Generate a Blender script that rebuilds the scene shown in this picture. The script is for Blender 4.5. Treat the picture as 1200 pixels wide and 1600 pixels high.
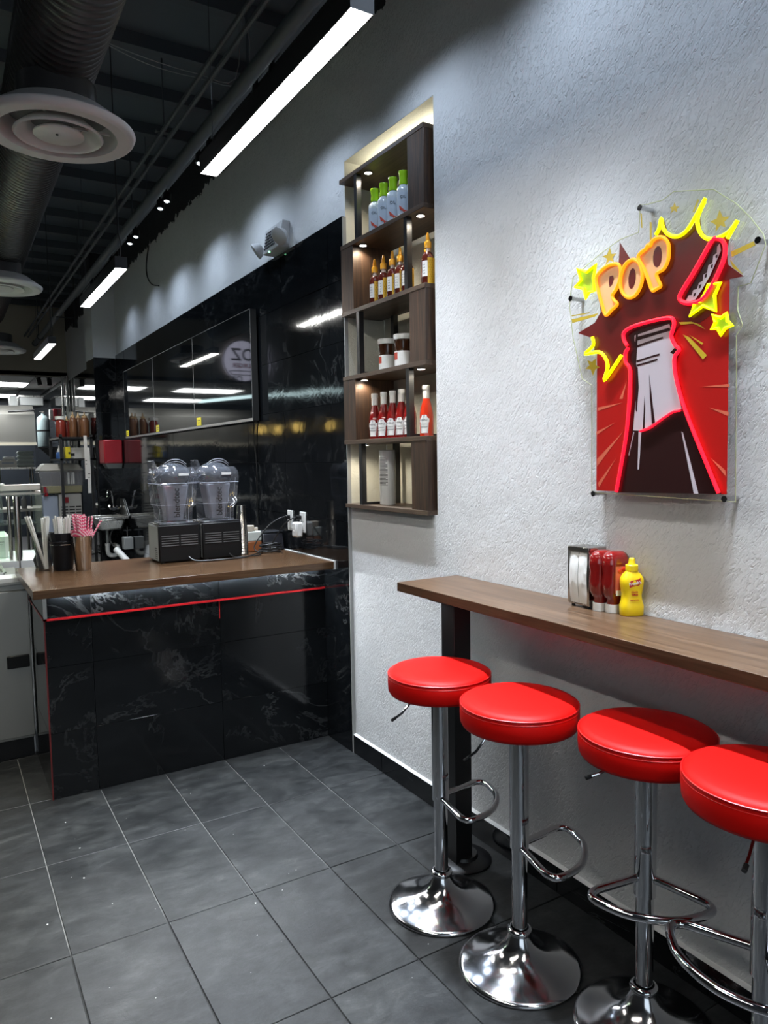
import bpy, bmesh, math, random
from mathutils import Vector, Matrix, Euler
random.seed(7)
PI = math.pi
S = bpy.context.scene
COL = S.collection
for o in list(bpy.data.objects):
    bpy.data.objects.remove(o)

# ------------------------------------------------------------------ camera
cam = bpy.data.cameras.new('camera')
cam.sensor_fit = 'HORIZONTAL'
cam.sensor_width = 36.0
cam.lens = 36.0 * 1146.72 / 1200.0
cam.clip_start = 0.05
cam_ob = bpy.data.objects.new('camera', cam)
COL.objects.link(cam_ob)
yaw, pit, rol = 0.544661917, -0.0739243678, -0.0167974789
fw = Vector((math.sin(yaw)*math.cos(pit), math.cos(yaw)*math.cos(pit), math.sin(pit)))
rt = Vector((math.cos(yaw), -math.sin(yaw), 0))
up = rt.cross(fw)
r2 = rt*math.cos(rol) + up*math.sin(rol)
u2 = -rt*math.sin(rol) + up*math.cos(rol)
cam_ob.matrix_world = Matrix(((r2.x, u2.x, -fw.x, 0), (r2.y, u2.y, -fw.y, 0), (r2.z, u2.z, -fw.z, 1.55), (0, 0, 0, 1)))
S.camera = cam_ob

# ------------------------------------------------------------------ world, exposure, large lights
w = bpy.data.worlds.new('world')
S.world = w
w.use_nodes = True
w.node_tree.nodes['Background'].inputs[0].default_value = (0.6, 0.7, 0.9, 1)
w.node_tree.nodes['Background'].inputs[1].default_value = 0.6
S.view_settings.view_transform = 'Standard'
S.view_settings.look = 'None'
S.view_settings.exposure = 0.0
S.view_settings.gamma = 1.0
S.view_settings.use_curve_mapping = False
try:
    S.cycles.sample_clamp_indirect = 4.0
    S.cycles.max_bounces = 10
    S.cycles.transparent_max_bounces = 16
    S.cycles.caustics_reflective = False
    S.cycles.caustics_refractive = False
except Exception:
    pass

LAMP_L = 62.0       # radiance of the linear pendant lenses
PANEL_L = 22.0       # kitchen ceiling panels
SPOT_W = 200.0
DAY_W = 25.0
AISLE_FILL_W = 260.0

def light(name, kind, loc, energy, color, rot=(0, 0, 0), **kw):
    l = bpy.data.lights.new(name, kind)
    l.energy = energy
    l.color = color
    for k, v in kw.items():
        setattr(l, k, v)
    o = bpy.data.objects.new(name, l)
    o.location = loc
    o.rotation_euler = rot
    COL.objects.link(o)
    return o

# daylight coming in through the storefront window behind the camera
light('storefront_daylight', 'AREA', (-1.0, -3.1, 1.75), DAY_W, (0.80, 0.90, 1.0), (PI/2, 0, 0),
      shape='RECTANGLE', size=3.6, size_y=2.0)
# ------------------------------------------------------------------ mesh helper
class MB:
    def __init__(s):
        s.v = []; s.f = []
    def add(s, vs, fs):
        b = len(s.v)
        s.v += [tuple(v) for v in vs]
        s.f += [tuple(b+i for i in f) for f in fs]
        return s
    def box(s, x0, x1, y0, y1, z0, z1):
        return s.add([(x0,y0,z0),(x1,y0,z0),(x1,y1,z0),(x0,y1,z0),(x0,y0,z1),(x1,y0,z1),(x1,y1,z1),(x0,y1,z1)],
                     [(0,3,2,1),(4,5,6,7),(0,1,5,4),(1,2,6,5),(2,3,7,6),(3,0,4,7)])
    def cbox(s, cx, cy, cz, sx, sy, sz):
        return s.box(cx-sx/2, cx+sx/2, cy-sy/2, cy+sy/2, cz-sz/2, cz+sz/2)
    def hexa(s, b, t):
        return s.add(list(b)+list(t), [(3,2,1,0),(4,5,6,7),(0,1,5,4),(1,2,6,5),(2,3,7,6),(3,0,4,7)])
    def tube(s, path, r, n=8, closed=False, cap=True):
        P = [Vector(p) for p in path]
        m = len(P)
        rr = r if isinstance(r, (list, tuple)) else [r]*m
        ref = None
        rings = []
        for i, p in enumerate(P):
            if closed:
                d = P[(i+1) % m]-P[i-1]
            else:
                d = P[min(i+1, m-1)]-P[max(i-1, 0)]
            if d.length < 1e-9: d = Vector((0,0,1))
            d.normalize()
            if ref is None:
                a = Vector((0,0,1)) if abs(d.z) < .9 else Vector((1,0,0))
                ref = (a - d*a.dot(d)).normalized()
            else:
                ref = ref - d*ref.dot(d)
                if ref.length < 1e-6:
                    a = Vector((0,0,1)) if abs(d.z) < .9 else Vector((1,0,0))
                    ref = a - d*a.dot(d)
                ref.normalize()
            q = d.cross(ref)
            rings.append([p + (ref*math.cos(2*PI*k/n) + q*math.sin(2*PI*k/n))*rr[i] for k in range(n)])
        vs = [v for R in rings for v in R]
        fs = []
        for i in range(m if closed else m-1):
            j = (i+1) % m
            for k in range(n):
                fs.append((i*n+k, i*n+(k+1) % n, j*n+(k+1) % n, j*n+k))
        if cap and not closed:
            fs.append(tuple(range(n-1, -1, -1)))
            fs.append(tuple((m-1)*n+k for k in range(n)))
        return s.add(vs, fs)
    def cyl(s, x, y, z0, z1, r0, r1=None, n=20):
        return s.lathe([(0, z0), (r0, z0), (r0 if r1 is None else r1, z1), (0, z1)], n, (x, y, 0))
    def lathe(s, prof, n=24, c=(0, 0, 0), a0=0.0, a1=None):
        full = a1 is None
        m = len(prof)
        cnt = n if full else n+1
        span = 2*PI if full else a1-a0
        vs = []; idx = {}
        for i, (r, z) in enumerate(prof):
            if r < 1e-7:
                idx[i] = [len(vs)]*cnt
                vs.append((c[0], c[1], c[2]+z))
            else:
                L = []
                for k in range(cnt):
                    a = a0 + span*k/n
                    L.append(len(vs))
                    vs.append((c[0]+r*math.cos(a), c[1]+r*math.sin(a), c[2]+z))
                idx[i] = L
        fs = []
        for i in range(m-1):
            A, B = idx[i], idx[i+1]
            for k in range(n):
                k2 = (k+1) % cnt if full else k+1
                f = []
                for q in (A[k], A[k2], B[k2], B[k]):
                    if q not in f: f.append(q)
                if len(f) >= 3: fs.append(tuple(f))
        return s.add(vs, fs)
    def prism(s, pts, fn, t0, t1):
        """extrude the 2D outline pts; fn(u, v, t) gives the 3D point"""
        n = len(pts)
        return s.add([fn(u, v, t0) for u, v in pts] + [fn(u, v, t1) for u, v in pts],
                     [tuple(range(n-1, -1, -1)), tuple(range(n, 2*n))] + [(i, (i+1) % n, n+(i+1) % n, n+i) for i in range(n)])
    def sphere(s, c, r, n=12, m=8, sc=(1, 1, 1)):
        vs = [(c[0], c[1], c[2]-r*sc[2])]
        for i in range(1, m):
            t = PI*i/m
            for k in range(n):
                a = 2*PI*k/n
                vs.append((c[0]+r*sc[0]*math.sin(t)*math.cos(a), c[1]+r*sc[1]*math.sin(t)*math.sin(a), c[2]-r*sc[2]*math.cos(t)))
        vs.append((c[0], c[1], c[2]+r*sc[2]))
        fs = [(0, 1+(k+1) % n, 1+k) for k in range(n)]
        for i in range(m-2):
            for k in range(n):
                fs.append((1+i*n+k, 1+i*n+(k+1) % n, 1+(i+1)*n+(k+1) % n, 1+(i+1)*n+k))
        l = len(vs)-1
        fs += [(l, 1+(m-2)*n+k, 1+(m-2)*n+(k+1) % n) for k in range(n)]
        return s.add(vs, fs)
    def shift(s, d):
        s.v = [(x+d[0], y+d[1], z+d[2]) for x, y, z in s.v]
        return s
    def xf(s, m):
        s.v = [tuple(m @ Vector(v)) for v in s.v]
        return s
    def mesh(s, name, mt, smooth=True, angle=35):
        me = bpy.data.meshes.new(name)
        me.from_pydata(s.v, [], s.f)
        bm = bmesh.new(); bm.from_mesh(me)
        big = [f for f in bm.faces if len(f.verts) > 4]
        if big: bmesh.ops.triangulate(bm, faces=big)
        bmesh.ops.recalc_face_normals(bm, faces=bm.faces)
        bm.to_mesh(me); bm.free()
        me.materials.append(mt)
        if smooth:
            me.polygons.foreach_set('use_smooth', [True]*len(me.polygons))
            me.set_sharp_from_angle(angle=math.radians(angle))
        return me

def root_loc(p):
    while p.parent: p = p.parent
    return Vector(p.location)

def obj(name, mb, mt, parent=None, smooth=True, bevel=0, angle=35, loc=None):
    """one mesh object; with a parent the builder's coordinates are local to the thing's base"""
    me = mb.mesh(name, mt, smooth, angle) if isinstance(mb, MB) else mb
    o = bpy.data.objects.new(name, me)
    COL.objects.link(o)
    if parent is not None: o.parent = parent
    if loc is not None: o.location = loc
    if bevel:
        b = o.modifiers.new('edge', 'BEVEL')
        b.width = bevel; b.segments = 2; b.limit_method = 'ANGLE'; b.angle_limit = math.radians(40)
    return o

def objw(name, mb, mt, parent, **k):
    """same, but the builder's coordinates are world coordinates (thing not rotated)"""
    return obj(name, mb.shift(-root_loc(parent)), mt, parent, **k)

def thing(name, label, cat, loc=(0, 0, 0), rz=0.0, group=None):
    o = bpy.data.objects.new(name, None)
    o.empty_display_size = 0.05
    COL.objects.link(o)
    o.location = loc
    o.rotation_euler = (0, 0, rz)
    o['label'] = label; o['category'] = cat
    if group: o['group'] = group
    return o

def tag(o, label, cat, group=None):
    o['label'] = label; o['category'] = cat
    if group: o['group'] = group
    return o

def struct(name, mb, mt, parent=None, **k):
    o = obj(name, mb, mt, parent, **k)
    if parent is None: o['kind'] = 'structure'
    return o

def dup(root, loc, rz=None, label=None):
    r = root.copy(); COL.objects.link(r)
    r.location = loc
    if rz is not None: r.rotation_euler = (0, 0, rz)
    if label: r['label'] = label
    for ch in list(root.children):
        c = ch.copy(); COL.objects.link(c); c.parent = r
        for g in list(ch.children):
            d = g.copy(); COL.objects.link(d); d.parent = c
    return r

def text_mesh(name, body, size, mt, extrude=0.0004, align='CENTER', bold=0.0):
    cu = bpy.data.curves.new(name, 'FONT')
    cu.body = body; cu.size = size; cu.align_x = align; cu.align_y = 'CENTER'
    cu.extrude = extrude; cu.offset = bold; cu.resolution_u = 3
    t = bpy.data.objects.new(name, cu)
    COL.objects.link(t)
    dg = bpy.context.evaluated_depsgraph_get()
    me = bpy.data.meshes.new_from_object(t.evaluated_get(dg))
    bpy.data.objects.remove(t)
    me.materials.clear(); me.materials.append(mt)
    return me

def frame(x, y, z, o):
    x, y, z = Vector(x), Vector(y), Vector(z)
    return Matrix(((x.x, y.x, z.x, o[0]), (x.y, y.y, z.y, o[1]), (x.z, y.z, z.z, o[2]), (0, 0, 0, 1)))

def text(name, body, size, mt, parent, x, y, z, pos, **k):
    """lettering with its own axes x (reading direction), y (up) and z (towards the reader)"""
    me = text_mesh(name, body, size, mt, **k)
    me.transform(frame(x, y, z, Vector(pos)))
    return obj(name, me, mt, parent)

def smooth_path(pts, closed=False, sub=4):
    """Catmull-Rom through the points"""
    n = len(pts); out = []
    P = [Vector(p) for p in pts]
    for i in range(n if closed else n-1):
        p1, p2 = P[i], P[(i+1) % n]
        p0 = P[i-1] if (closed or i > 0) else p1
        p3 = P[(i+2) % n] if (closed or i+2 < n) else p2
        for k in range(sub):
            t = k/sub
            out.append(.5*((2*p1) + (p2-p0)*t + (2*p0-5*p1+4*p2-p3)*t*t + (3*p1-p0-3*p2+p3)*t**3))
    if not closed: out.append(P[-1])
    return out

# ------------------------------------------------------------------ materials
def mat(name, base, rough=0.5, metal=0.0, emit=None, es=0.0, alpha=None, trans=0.0, ior=1.5, coat=0.0, spec=0.5):
    m = bpy.data.materials.new(name)
    m.use_nodes = True
    b = m.node_tree.nodes['Principled BSDF']
    b.inputs['Base Color'].default_value = (*base, 1)
    b.inputs['Roughness'].default_value = rough
    b.inputs['Metallic'].default_value = metal
    b.inputs['IOR'].default_value = ior
    b.inputs['Specular IOR Level'].default_value = spec
    b.inputs['Transmission Weight'].default_value = trans
    b.inputs['Coat Weight'].default_value = coat
    if emit:
        b.inputs['Emission Color'].default_value = (*emit, 1)
        b.inputs['Emission Strength'].default_value = es
    if alpha is not None: b.inputs['Alpha'].default_value = alpha
    return m

class NT:
    """short-hand for node graphs"""
    def __init__(s, m):
        s.t = m.node_tree; s.n = s.t.nodes; s.b = s.n['Principled BSDF']
    def new(s, kind, **kw):
        n = s.n.new(kind)
        for k, v in kw.items():
            if k.startswith('i_'):
                key = k[2:].replace('_', ' ')
                n.inputs[int(key) if key.isdigit() else key].default_value = v
            else: setattr(n, k, v)
        return n
    def link(s, a, b): s.t.links.new(a, b)
    def coords(s, scale=(1, 1, 1), rnd=True, kind='Object'):
        tc = s.new('ShaderNodeTexCoord'); mp = s.new('ShaderNodeMapping')
        mp.inputs['Scale'].default_value = scale
        s.link(tc.outputs[kind], mp.inputs['Vector'])
        if rnd:
            oi = s.new('ShaderNodeObjectInfo')
            mu = s.new('ShaderNodeMath', operation='MULTIPLY', i_1=37.0)
            s.link(oi.outputs['Random'], mu.inputs[0])
            cb = s.new('ShaderNodeCombineXYZ')
            for k in range(3): s.link(mu.outputs[0], cb.inputs[k])
            s.link(cb.outputs[0], mp.inputs['Location'])
        return mp.outputs[0]
    def noise(s, vec, scale, detail=4, rough=.55, dist=0.0):
        n = s.new('ShaderNodeTexNoise')
        n.inputs['Scale'].default_value = scale; n.inputs['Detail'].default_value = detail
        n.inputs['Roughness'].default_value = rough; n.inputs['Distortion'].default_value = dist
        s.link(vec, n.inputs['Vector'])
        return n.outputs['Fac']
    def ramp(s, fac, stops):
        r = s.new('ShaderNodeValToRGB')
        e = r.color_ramp.elements
        while len(e) < len(stops): e.new(0.5)
        for q, (p, c) in zip(e, stops):
            q.position = p; q.color = (*c, 1) if len(c) == 3 else c
        s.link(fac, r.inputs[0])
        return r.outputs[0]
    def mix(s, fac, a, b, blend='MIX'):
        m = s.new('ShaderNodeMix', data_type='RGBA', blend_type=blend)
        if isinstance(fac, (int, float)): m.inputs[0].default_value = fac
        else: s.link(fac, m.inputs[0])
        for q, k in ((a, 6), (b, 7)):
            if isinstance(q, tuple): m.inputs[k].default_value = (*q, 1)
            else: s.link(q, m.inputs[k])
        return m.outputs[2]
    def math(s, op, a, b=0.0):
        m = s.new('ShaderNodeMath', operation=op)
        for k, q in ((0, a), (1, b)):
            if isinstance(q, (int, float)): m.inputs[k].default_value = q
            else: s.link(q, m.inputs[k])
        return m.outputs[0]
    def bump(s, h, strength, dist, prev=None):
        b = s.new('ShaderNodeBump')
        b.inputs['Strength'].default_value = strength; b.inputs['Distance'].default_value = dist
        s.link(h, b.inputs['Height'])
        if prev is not None: s.link(prev, b.inputs['Normal'])
        s.link(b.outputs[0], s.b.inputs['Normal'])
        return b.outputs[0]
    def color(s, c): s.link(c, s.b.inputs['Base Color'])
    def rough(s, c): s.link(c, s.b.inputs['Roughness'])

BLK, WHT = (0, 0, 0), (1, 1, 1)

def stucco(name, top=True, base=(.70, .70, .70), strength=.6):
    m = mat(name, base, .85); g = NT(m)
    v = g.coords(rnd=False)
    m0 = g.new('ShaderNodeMapping'); m0.inputs['Rotation'].default_value = (-.62, 0, 0)
    g.link(v, m0.inputs['Vector'])
    mp = g.new('ShaderNodeMapping'); mp.inputs['Scale'].default_value = (1, 1.5, .62)
    g.link(m0.outputs[0], mp.inputs['Vector'])
    # trowelled plateaus broken by short dragged pits; the pits gather in patches
    a = g.ramp(g.noise(mp.outputs[0], 74, 4, .55, .9), [(.36, BLK), (.50, WHT)])
    b = g.ramp(g.noise(v, 9, 4, .6), [(.34, (.25, .25, .25)), (.66, WHT)])
    fine = g.noise(v, 210, 2, .5)
    h = g.math('ADD', g.math('MULTIPLY', a, b), g.math('MULTIPLY', fine, .14))
    g.bump(h, strength, .006)
    c = g.mix(g.noise(v, 2.2, 4), tuple(x*.93 for x in base), base)
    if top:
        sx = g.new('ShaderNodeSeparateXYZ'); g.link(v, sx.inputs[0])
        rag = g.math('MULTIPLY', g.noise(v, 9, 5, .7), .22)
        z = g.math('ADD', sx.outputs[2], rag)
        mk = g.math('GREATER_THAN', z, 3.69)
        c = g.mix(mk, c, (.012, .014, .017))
    g.color(c)
    return m

def black_tile(name, vein=.13, rough=.07, relief=.25, base=(.0042, .005, .006)):
    m = mat(name, base, rough, spec=.36); g = NT(m)
    v = g.coords((1, 1, 1.0))
    mp = g.new('ShaderNodeMapping'); mp.inputs['Rotation'].default_value = (.5, .45, 0); mp.inputs['Scale'].default_value = (.8, .8, 4.6)
    g.link(v, mp.inputs['Vector'])
    n1 = g.noise(mp.outputs[0], 2.8, 9, .66, .7)
    ve = g.ramp(n1, [(.485, BLK), (.5, WHT), (.515, BLK)])
    n2 = g.noise(mp.outputs[0], 2.1, 3, .5)
    ma = g.ramp(n2, [(.42, BLK), (.66, WHT)])
    f = g.math('MULTIPLY', g.math('MULTIPLY', ve, ma), vein)
    cl = g.noise(v, 5, 5, .6)
    c0 = g.mix(cl, tuple(x*.6 for x in base), tuple(x*1.7 for x in base))
    g.color(g.mix(f, c0, (.30, .31, .31)))
    g.bump(g.noise(mp.outputs[0], 4.5, 5, .6, .8), relief, .004)
    return m

def floor_tile(name):
    m = mat(name, (.05, .053, .056), .45); g = NT(m)
    v = g.coords()
    mp = g.new('ShaderNodeMapping'); mp.inputs['Rotation'].default_value = (0, 0, .5); mp.inputs['Scale'].default_value = (1.0, 2.0, 1)
    g.link(v, mp.inputs['Vector'])
    n = g.noise(mp.outputs[0], 6.5, 12, .70, .5)
    c = g.ramp(n, [(.30, (.008, .0085, .0095)), (.48, (.018, .0195, .0205)), (.62, (.034, .036, .0365)), (.74, (.070, .070, .068))])
    d = g.ramp(g.noise(v, 26, 8, .75), [(.30, (.45, .45, .45)), (.55, WHT)])
    g.color(g.mix(1.0, c, d, 'MULTIPLY'))
    g.rough(g.ramp(g.noise(v, 6, 6), [(.3, (.30,)*3), (.7, (.50,)*3)]))
    g.bump(g.noise(mp.outputs[0], 9, 10, .68, .5), .45, .004)
    return m

def wood(name, dark, mid, lite, axis=1, scale=1.0, rough=.32, rnd=True):
    m = mat(name, mid, rough); g = NT(m)
    sc = [22.0*scale]*3; sc[axis] = 1.1*scale
    v = g.coords(tuple(sc), rnd)
    n = g.noise(v, 2.2, 8, .6, .9)
    g.color(g.ramp(n, [(.28, dark), (.5, mid), (.74, lite)]))
    g.bump(n, .08, .002)
    return m

def brushed(name, base, rough=.28, axis=2):
    m = mat(name, base, rough, 1.0); g = NT(m)
    sc = [60.0]*3; sc[axis] = 1.5
    n = g.noise(g.coords(tuple(sc)), 2.0, 4)
    g.rough(g.ramp(n, [(.3, (rough*.75,)*3), (.7, (rough*1.3,)*3)]))
    return m

def glassy(name, tint=(1, 1, 1), alpha=.12, rough=.03):
    """thin clear plastic or glass sheet: mostly see-through, with real reflections"""
    m = bpy.data.materials.new(name); m.use_nodes = True
    t = m.node_tree; t.nodes.clear()
    out = t.nodes.new('ShaderNodeOutputMaterial')
    tr = t.nodes.new('ShaderNodeBsdfTransparent'); tr.inputs[0].default_value = (*tint, 1)
    gl = t.nodes.new('ShaderNodeBsdfGlossy'); gl.inputs['Roughness'].default_value = rough
    df = t.nodes.new('ShaderNodeBsdfDiffuse'); df.inputs[0].default_value = (.75, .77, .85, 1)
    ge = t.nodes.new('ShaderNodeNewGeometry')
    dt = t.nodes.new('ShaderNodeVectorMath'); dt.operation = 'DOT_PRODUCT'
    t.links.new(ge.outputs['Normal'], dt.inputs[0]); t.links.new(ge.outputs['Incoming'], dt.inputs[1])
    def mth(op, a, b=0.0):
        m_ = t.nodes.new('ShaderNodeMath'); m_.operation = op
        for k, q in ((0, a), (1, b)):
            if isinstance(q, (int, float)): m_.inputs[k].default_value = q
            else: t.links.new(q, m_.inputs[k])
        return m_.outputs[0]
    fr = mth('ADD', mth('MULTIPLY', mth('POWER', mth('SUBTRACT', 1.0, mth('ABSOLUTE', dt.outputs['Value'])), 5.0), .9), .04)
    m1 = t.nodes.new('ShaderNodeMixShader'); m1.inputs[0].default_value = alpha
    m2 = t.nodes.new('ShaderNodeMixShader')
    t.links.new(tr.outputs[0], m1.inputs[1]); t.links.new(df.outputs[0], m1.inputs[2])
    t.links.new(fr, m2.inputs[0]); t.links.new(m1.outputs[0], m2.inputs[1]); t.links.new(gl.outputs[0], m2.inputs[2])
    t.links.new(m2.outputs[0], out.inputs[0])
    return m

def glow(name, color, strength):
    return mat(name, (.8, .8, .8), .4, emit=color, es=strength)

M = {}
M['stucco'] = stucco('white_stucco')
M['stucco_niche'] = stucco('cream_stucco', False, (.72, .70, .60), .35)
M['tile'] = black_tile('black_marble_tile')
M['tile_slate'] = black_tile('black_slate_tile', .15, .10, .35, (.0052, .006, .0068))
M['tile_far'] = black_tile('black_mirror_tile', .1, .03, .05)
M['floor'] = floor_tile('slate_floor_tile')
M['grout'] = mat('dark_grout', (.09, .09, .09), .9)
M['wallgrout'] = mat('wall_grout', (.10, .105, .11), .8)
M['white'] = mat('white_paint', (.75, .75, .73), .5)
M['edge'] = mat('grey_tile_edge', (.28, .28, .27), .7)
M['bead'] = mat('white_caulk', (.60, .60, .59), .6)
M['ceil'] = mat('black_ceiling_paint', (.075, .090, .105), .7)
M['joist'] = mat('black_joist_paint', (.060, .070, .080), .6)
M['black'] = mat('matt_black', (.008, .008, .009), .45)
M['blackmetal'] = mat('black_powder_coat', (.010, .010, .011), .35)
M['blackplastic'] = mat('black_plastic', (.005, .005, .0055), .42, spec=.3)
M['duct'] = mat('black_spiral_duct', (.055, .052, .052), .36, .3)
M['diff'] = mat('white_enamel', (.72, .69, .68), .35)
M['chrome'] = mat('chrome', (.72, .72, .74), .06, 1.0)
M['chromebase'] = mat('polished_chrome_base', (.62, .62, .64), .14, 1.0)
M['steel'] = brushed('brushed_steel', (.56, .55, .52), .30)
M['steelx'] = mat('satin_steel_sheet', (.40, .39, .36), .42, .9)
M['polsteel'] = mat('polished_steel', (.60, .56, .52), .18, 1.0)
M['red_leather'] = mat('red_vinyl', (.60, .0045, .003), .48, spec=.16)
M['red_seam'] = mat('red_vinyl_piping', (.62, .006, .006), .35)
M['bar'] = wood('walnut_bar_top', (.042, .022, .011), (.094, .052, .028), (.150, .092, .054), 1, 1.0, .30)
M['worktop'] = wood('walnut_worktop', (.030, .014, .006), (.068, .035, .0165), (.118, .067, .034), 0, 1.0, .25)
M['rustic'] = wood('rustic_dark_wood', (.011, .005, .003), (.042, .021, .011), (.098, .048, .022), 2, 1.6, .5)
M['rusticb'] = wood('rustic_shelf_board', (.030, .018, .012), (.070, .044, .029), (.115, .075, .048), 1, 1.3, .42)
M['screen'] = mat('tv_glass', (.004, .005, .006), .035)
M['bezel'] = mat('tv_bezel', (.02, .02, .02), .3)
M['bezelgrey'] = mat('tv_grey_bottom_bezel', (.30, .29, .28), .35, .5)
M['bezeledge'] = mat('tv_bezel_edge', (.10, .10, .10), .4)
M['yellow'] = mat('yellow_sticker', (.75, .62, .02), .5)
M['redtrim'] = mat('red_metal_trim', (.55, .015, .02), .3)
M['whiteplastic'] = mat('white_plastic', (.72, .72, .70), .35)
M['led'] = glow('led_lens', (1.0, .985, .94), LAMP_L)
M['led_wide'] = glow('wide_led_lens', (1.0, .97, .90), LAMP_L*1.0)
M['panel'] = glow('ceiling_panel_lens', (.97, 1.0, 1.0), PANEL_L)
M['clear'] = glassy('clear_acrylic', (.992, .995, .99), .008)
M['clearblue'] = glassy('clear_polycarbonate', (.92, .93, .965), .055, .04)
M['clearjar'] = glassy('smoky_jar', (.70, .70, .72), .30, .12)
M['glass'] = glassy('display_glass', (.90, .97, .92), .03)
M['paper'] = mat('white_paper', (.78, .77, .74), .7)
M['ketchup'] = mat('ketchup_red', (.20, .008, .007), .12, coat=.8)
M['ketchup_bright'] = mat('ketchup_bright_red', (.55, .035, .012), .15, coat=.4)
M['mustard'] = mat('mustard_yellow', (.85, .60, .01), .3)
M['labelred'] = mat('label_red', (.50, .02, .02), .5)
M['ink'] = mat('black_ink', (.02, .02, .02), .6)
M['cable'] = mat('black_cable', (.01, .01, .01), .4)
M['darkplastic'] = mat('smoked_black_plastic', (.02, .02, .024), .2)
M['redplastic'] = mat('dark_red_plastic', (.28, .012, .02), .3)
M['greyplastic'] = mat('grey_plastic', (.30, .31, .31), .4)
M['bulk'] = mat('tan_bulkhead_plaster', (.50, .46, .38), .8)
M['roomdark'] = mat('dark_wall_paint', (.06, .06, .065), .7)

# ================================================================== THE ROOM
XW = 1.812           # stucco face of the right wall
XT = 1.795           # face of the black tile cladding
ZC = 3.95            # deck
# floor: grout bed with one object per slate tile
fl = struct('floor', MB().box(-3.5, 2.0, -3.3, 12.7, -.10, -.004), M['grout'])
g = NT(M['grout'])
sx = g.new('ShaderNodeSeparateXYZ'); g.link(g.coords(rnd=False), sx.inputs[0])
g.color(g.ramp(g.math('ADD', g.math('MULTIPLY', sx.outputs[1], .2), g.math('MULTIPLY', g.noise(g.coords(rnd=False), 6), .04)), [(.495, (.018, .018, .018)), (.515, (.17, .17, .165))]))
TX, TY = .305, .605
def tile_mesh(w, d, t, name, mt, bev=.0015):
    b = MB()
    b.add([(-w/2+bev, -d/2+bev, t), (w/2-bev, -d/2+bev, t), (w/2-bev, d/2-bev, t), (-w/2+bev, d/2-bev, t),
           (-w/2, -d/2, t-bev), (w/2, -d/2, t-bev), (w/2, d/2, t-bev), (-w/2, d/2, t-bev),
           (-w/2, -d/2, 0), (w/2, -d/2, 0), (w/2, d/2, 0), (-w/2, d/2, 0)],
          [(0, 1, 2, 3), (4, 5, 1, 0), (5, 6, 2, 1), (6, 7, 3, 2), (7, 4, 0, 3), (8, 9, 5, 4), (9, 10, 6, 5), (10, 11, 7, 6), (11, 8, 4, 7)])
    return b.mesh(name, mt, False)
FT = tile_mesh(TX-.004, TY-.004, .010, 'floor_tile', M['floor'])
for i in range(-7, 6):
    for j in range(-3, 7):
        x0 = .279 + TX*(i-1); y1 = 3.622 - TY*(j-1)
        x1 = x0+TX
        if j < 0 and x0 > .3: continue
        if x1 > 1.81:
            t = obj('tile', tile_mesh(1.80-x0-.004, TY-.004, .010, 'floor_tile_cut', M['floor']), None, fl)
            t.location = ((x0+1.80)/2, y1-TY/2, -.010)
        elif j == 0 and x0 > .3 and x0 < 1.8:
            t = obj('tile', tile_mesh(TX-.004, .10, .010, 'floor_tile_strip', M['floor']), None, fl)
            t.location = (x0+TX/2, 3.622+.052, -.010)
        else:
            t = obj('tile', FT, None, fl)
            t.location = (x0+TX/2, y1-TY/2, -.010)
            t.rotation_euler = (random.uniform(-.0012, .0012), random.uniform(-.0012, .0012), 0)

# right wall, front stretch: white stucco with the shelf niche cut into it
NY0, NY1, NZ0, NZ1, NX = 2.548, 3.318, 1.300, 3.026, 2.03
b = MB()
b.box(XW, XW+.35, -3.3, NY0, 0, ZC)
b.box(XW, XW+.35, NY0, NY1+.004, 0, NZ0)
b.box(XW, XW+.35, NY0, NY1+.004, NZ1, ZC)
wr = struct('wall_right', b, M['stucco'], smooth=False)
b = MB()
b.box(NX, NX+.10, NY0, NY1+.02, NZ0, NZ1)                    # back
b.box(XW+.0005, NX, NY1, NY1+.02, NZ0, NZ1+.02)               # far cheek
b.box(XW+.001, NX, NY0, NY1, NZ1-.003, NZ1+.02)               # soffit
b.box(XW+.001, NX, NY0-.01, NY0+.003, NZ0, NZ1)               # near cheek
struct('niche_lining', b, M['stucco_niche'], wr, smooth=False)
# upper stucco over the tile cladding
b = MB().box(XW, XW+.35, NY1+.0042, 8.82, 2.72, ZC)
b.box(XW, XW+.35, 8.82, 9.3, 2.72, ZC)
b.box(XW, XW+.35, 9.3, 12.5, 2.72, ZC)
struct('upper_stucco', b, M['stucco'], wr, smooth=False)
# black tile cladding: backing plus one object per tile
b = MB().box(XT+.012, XW+.35, NY1+.0045, 8.82, 0, 2.725)
b.box(XT+.012, XW+.35, 9.29, 17.4, 0, 2.80)
b.box(XT+.012, XW+.35, 12.5, 17.4, 2.80, 2.96)
wk = struct('wall_kitchen', b, M['wallgrout'], smooth=False)
wp = struct('wall_pilaster', MB().box(1.572, XW+.35, 8.832, 9.289, 0, 2.725), M['wallgrout'], smooth=False)
struct('pilaster_stucco', MB().box(1.56, XW-.001, 8.8205, 9.3, 2.72, ZC), M['stucco'], wp, smooth=False)
struct('tile_edge', MB().box(XT-.0005, XW+.002, NY1-.003, NY1+.004, 0.0, 2.755), M['edge'], wk, smooth=False)
ZJ = [2.76-.3075*k for k in range(9)]+[0.0]
YJ = [NY1+.004, 3.487]+[3.487+.61*k for k in range(1, 9)]+[8.82]
tcache = {}
def wall_tile(kind, w, h, mt):
    k = (kind, round(w, 3), round(h, 3))
    if k not in tcache: tcache[k] = tile_mesh(w-.0022, h-.0022, .012, 'wall_tile', mt, .00012)
    return tcache[k]
FX = Matrix(((0, 0, -1), (-1, 0, 0), (0, 1, 0)))      # tile +z -> world -x, tile x -> -y, tile y -> z
FY = Matrix(((1, 0, 0), (0, 0, -1), (0, 1, 0)))      # tile +z -> world -y, tile y -> z
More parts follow.
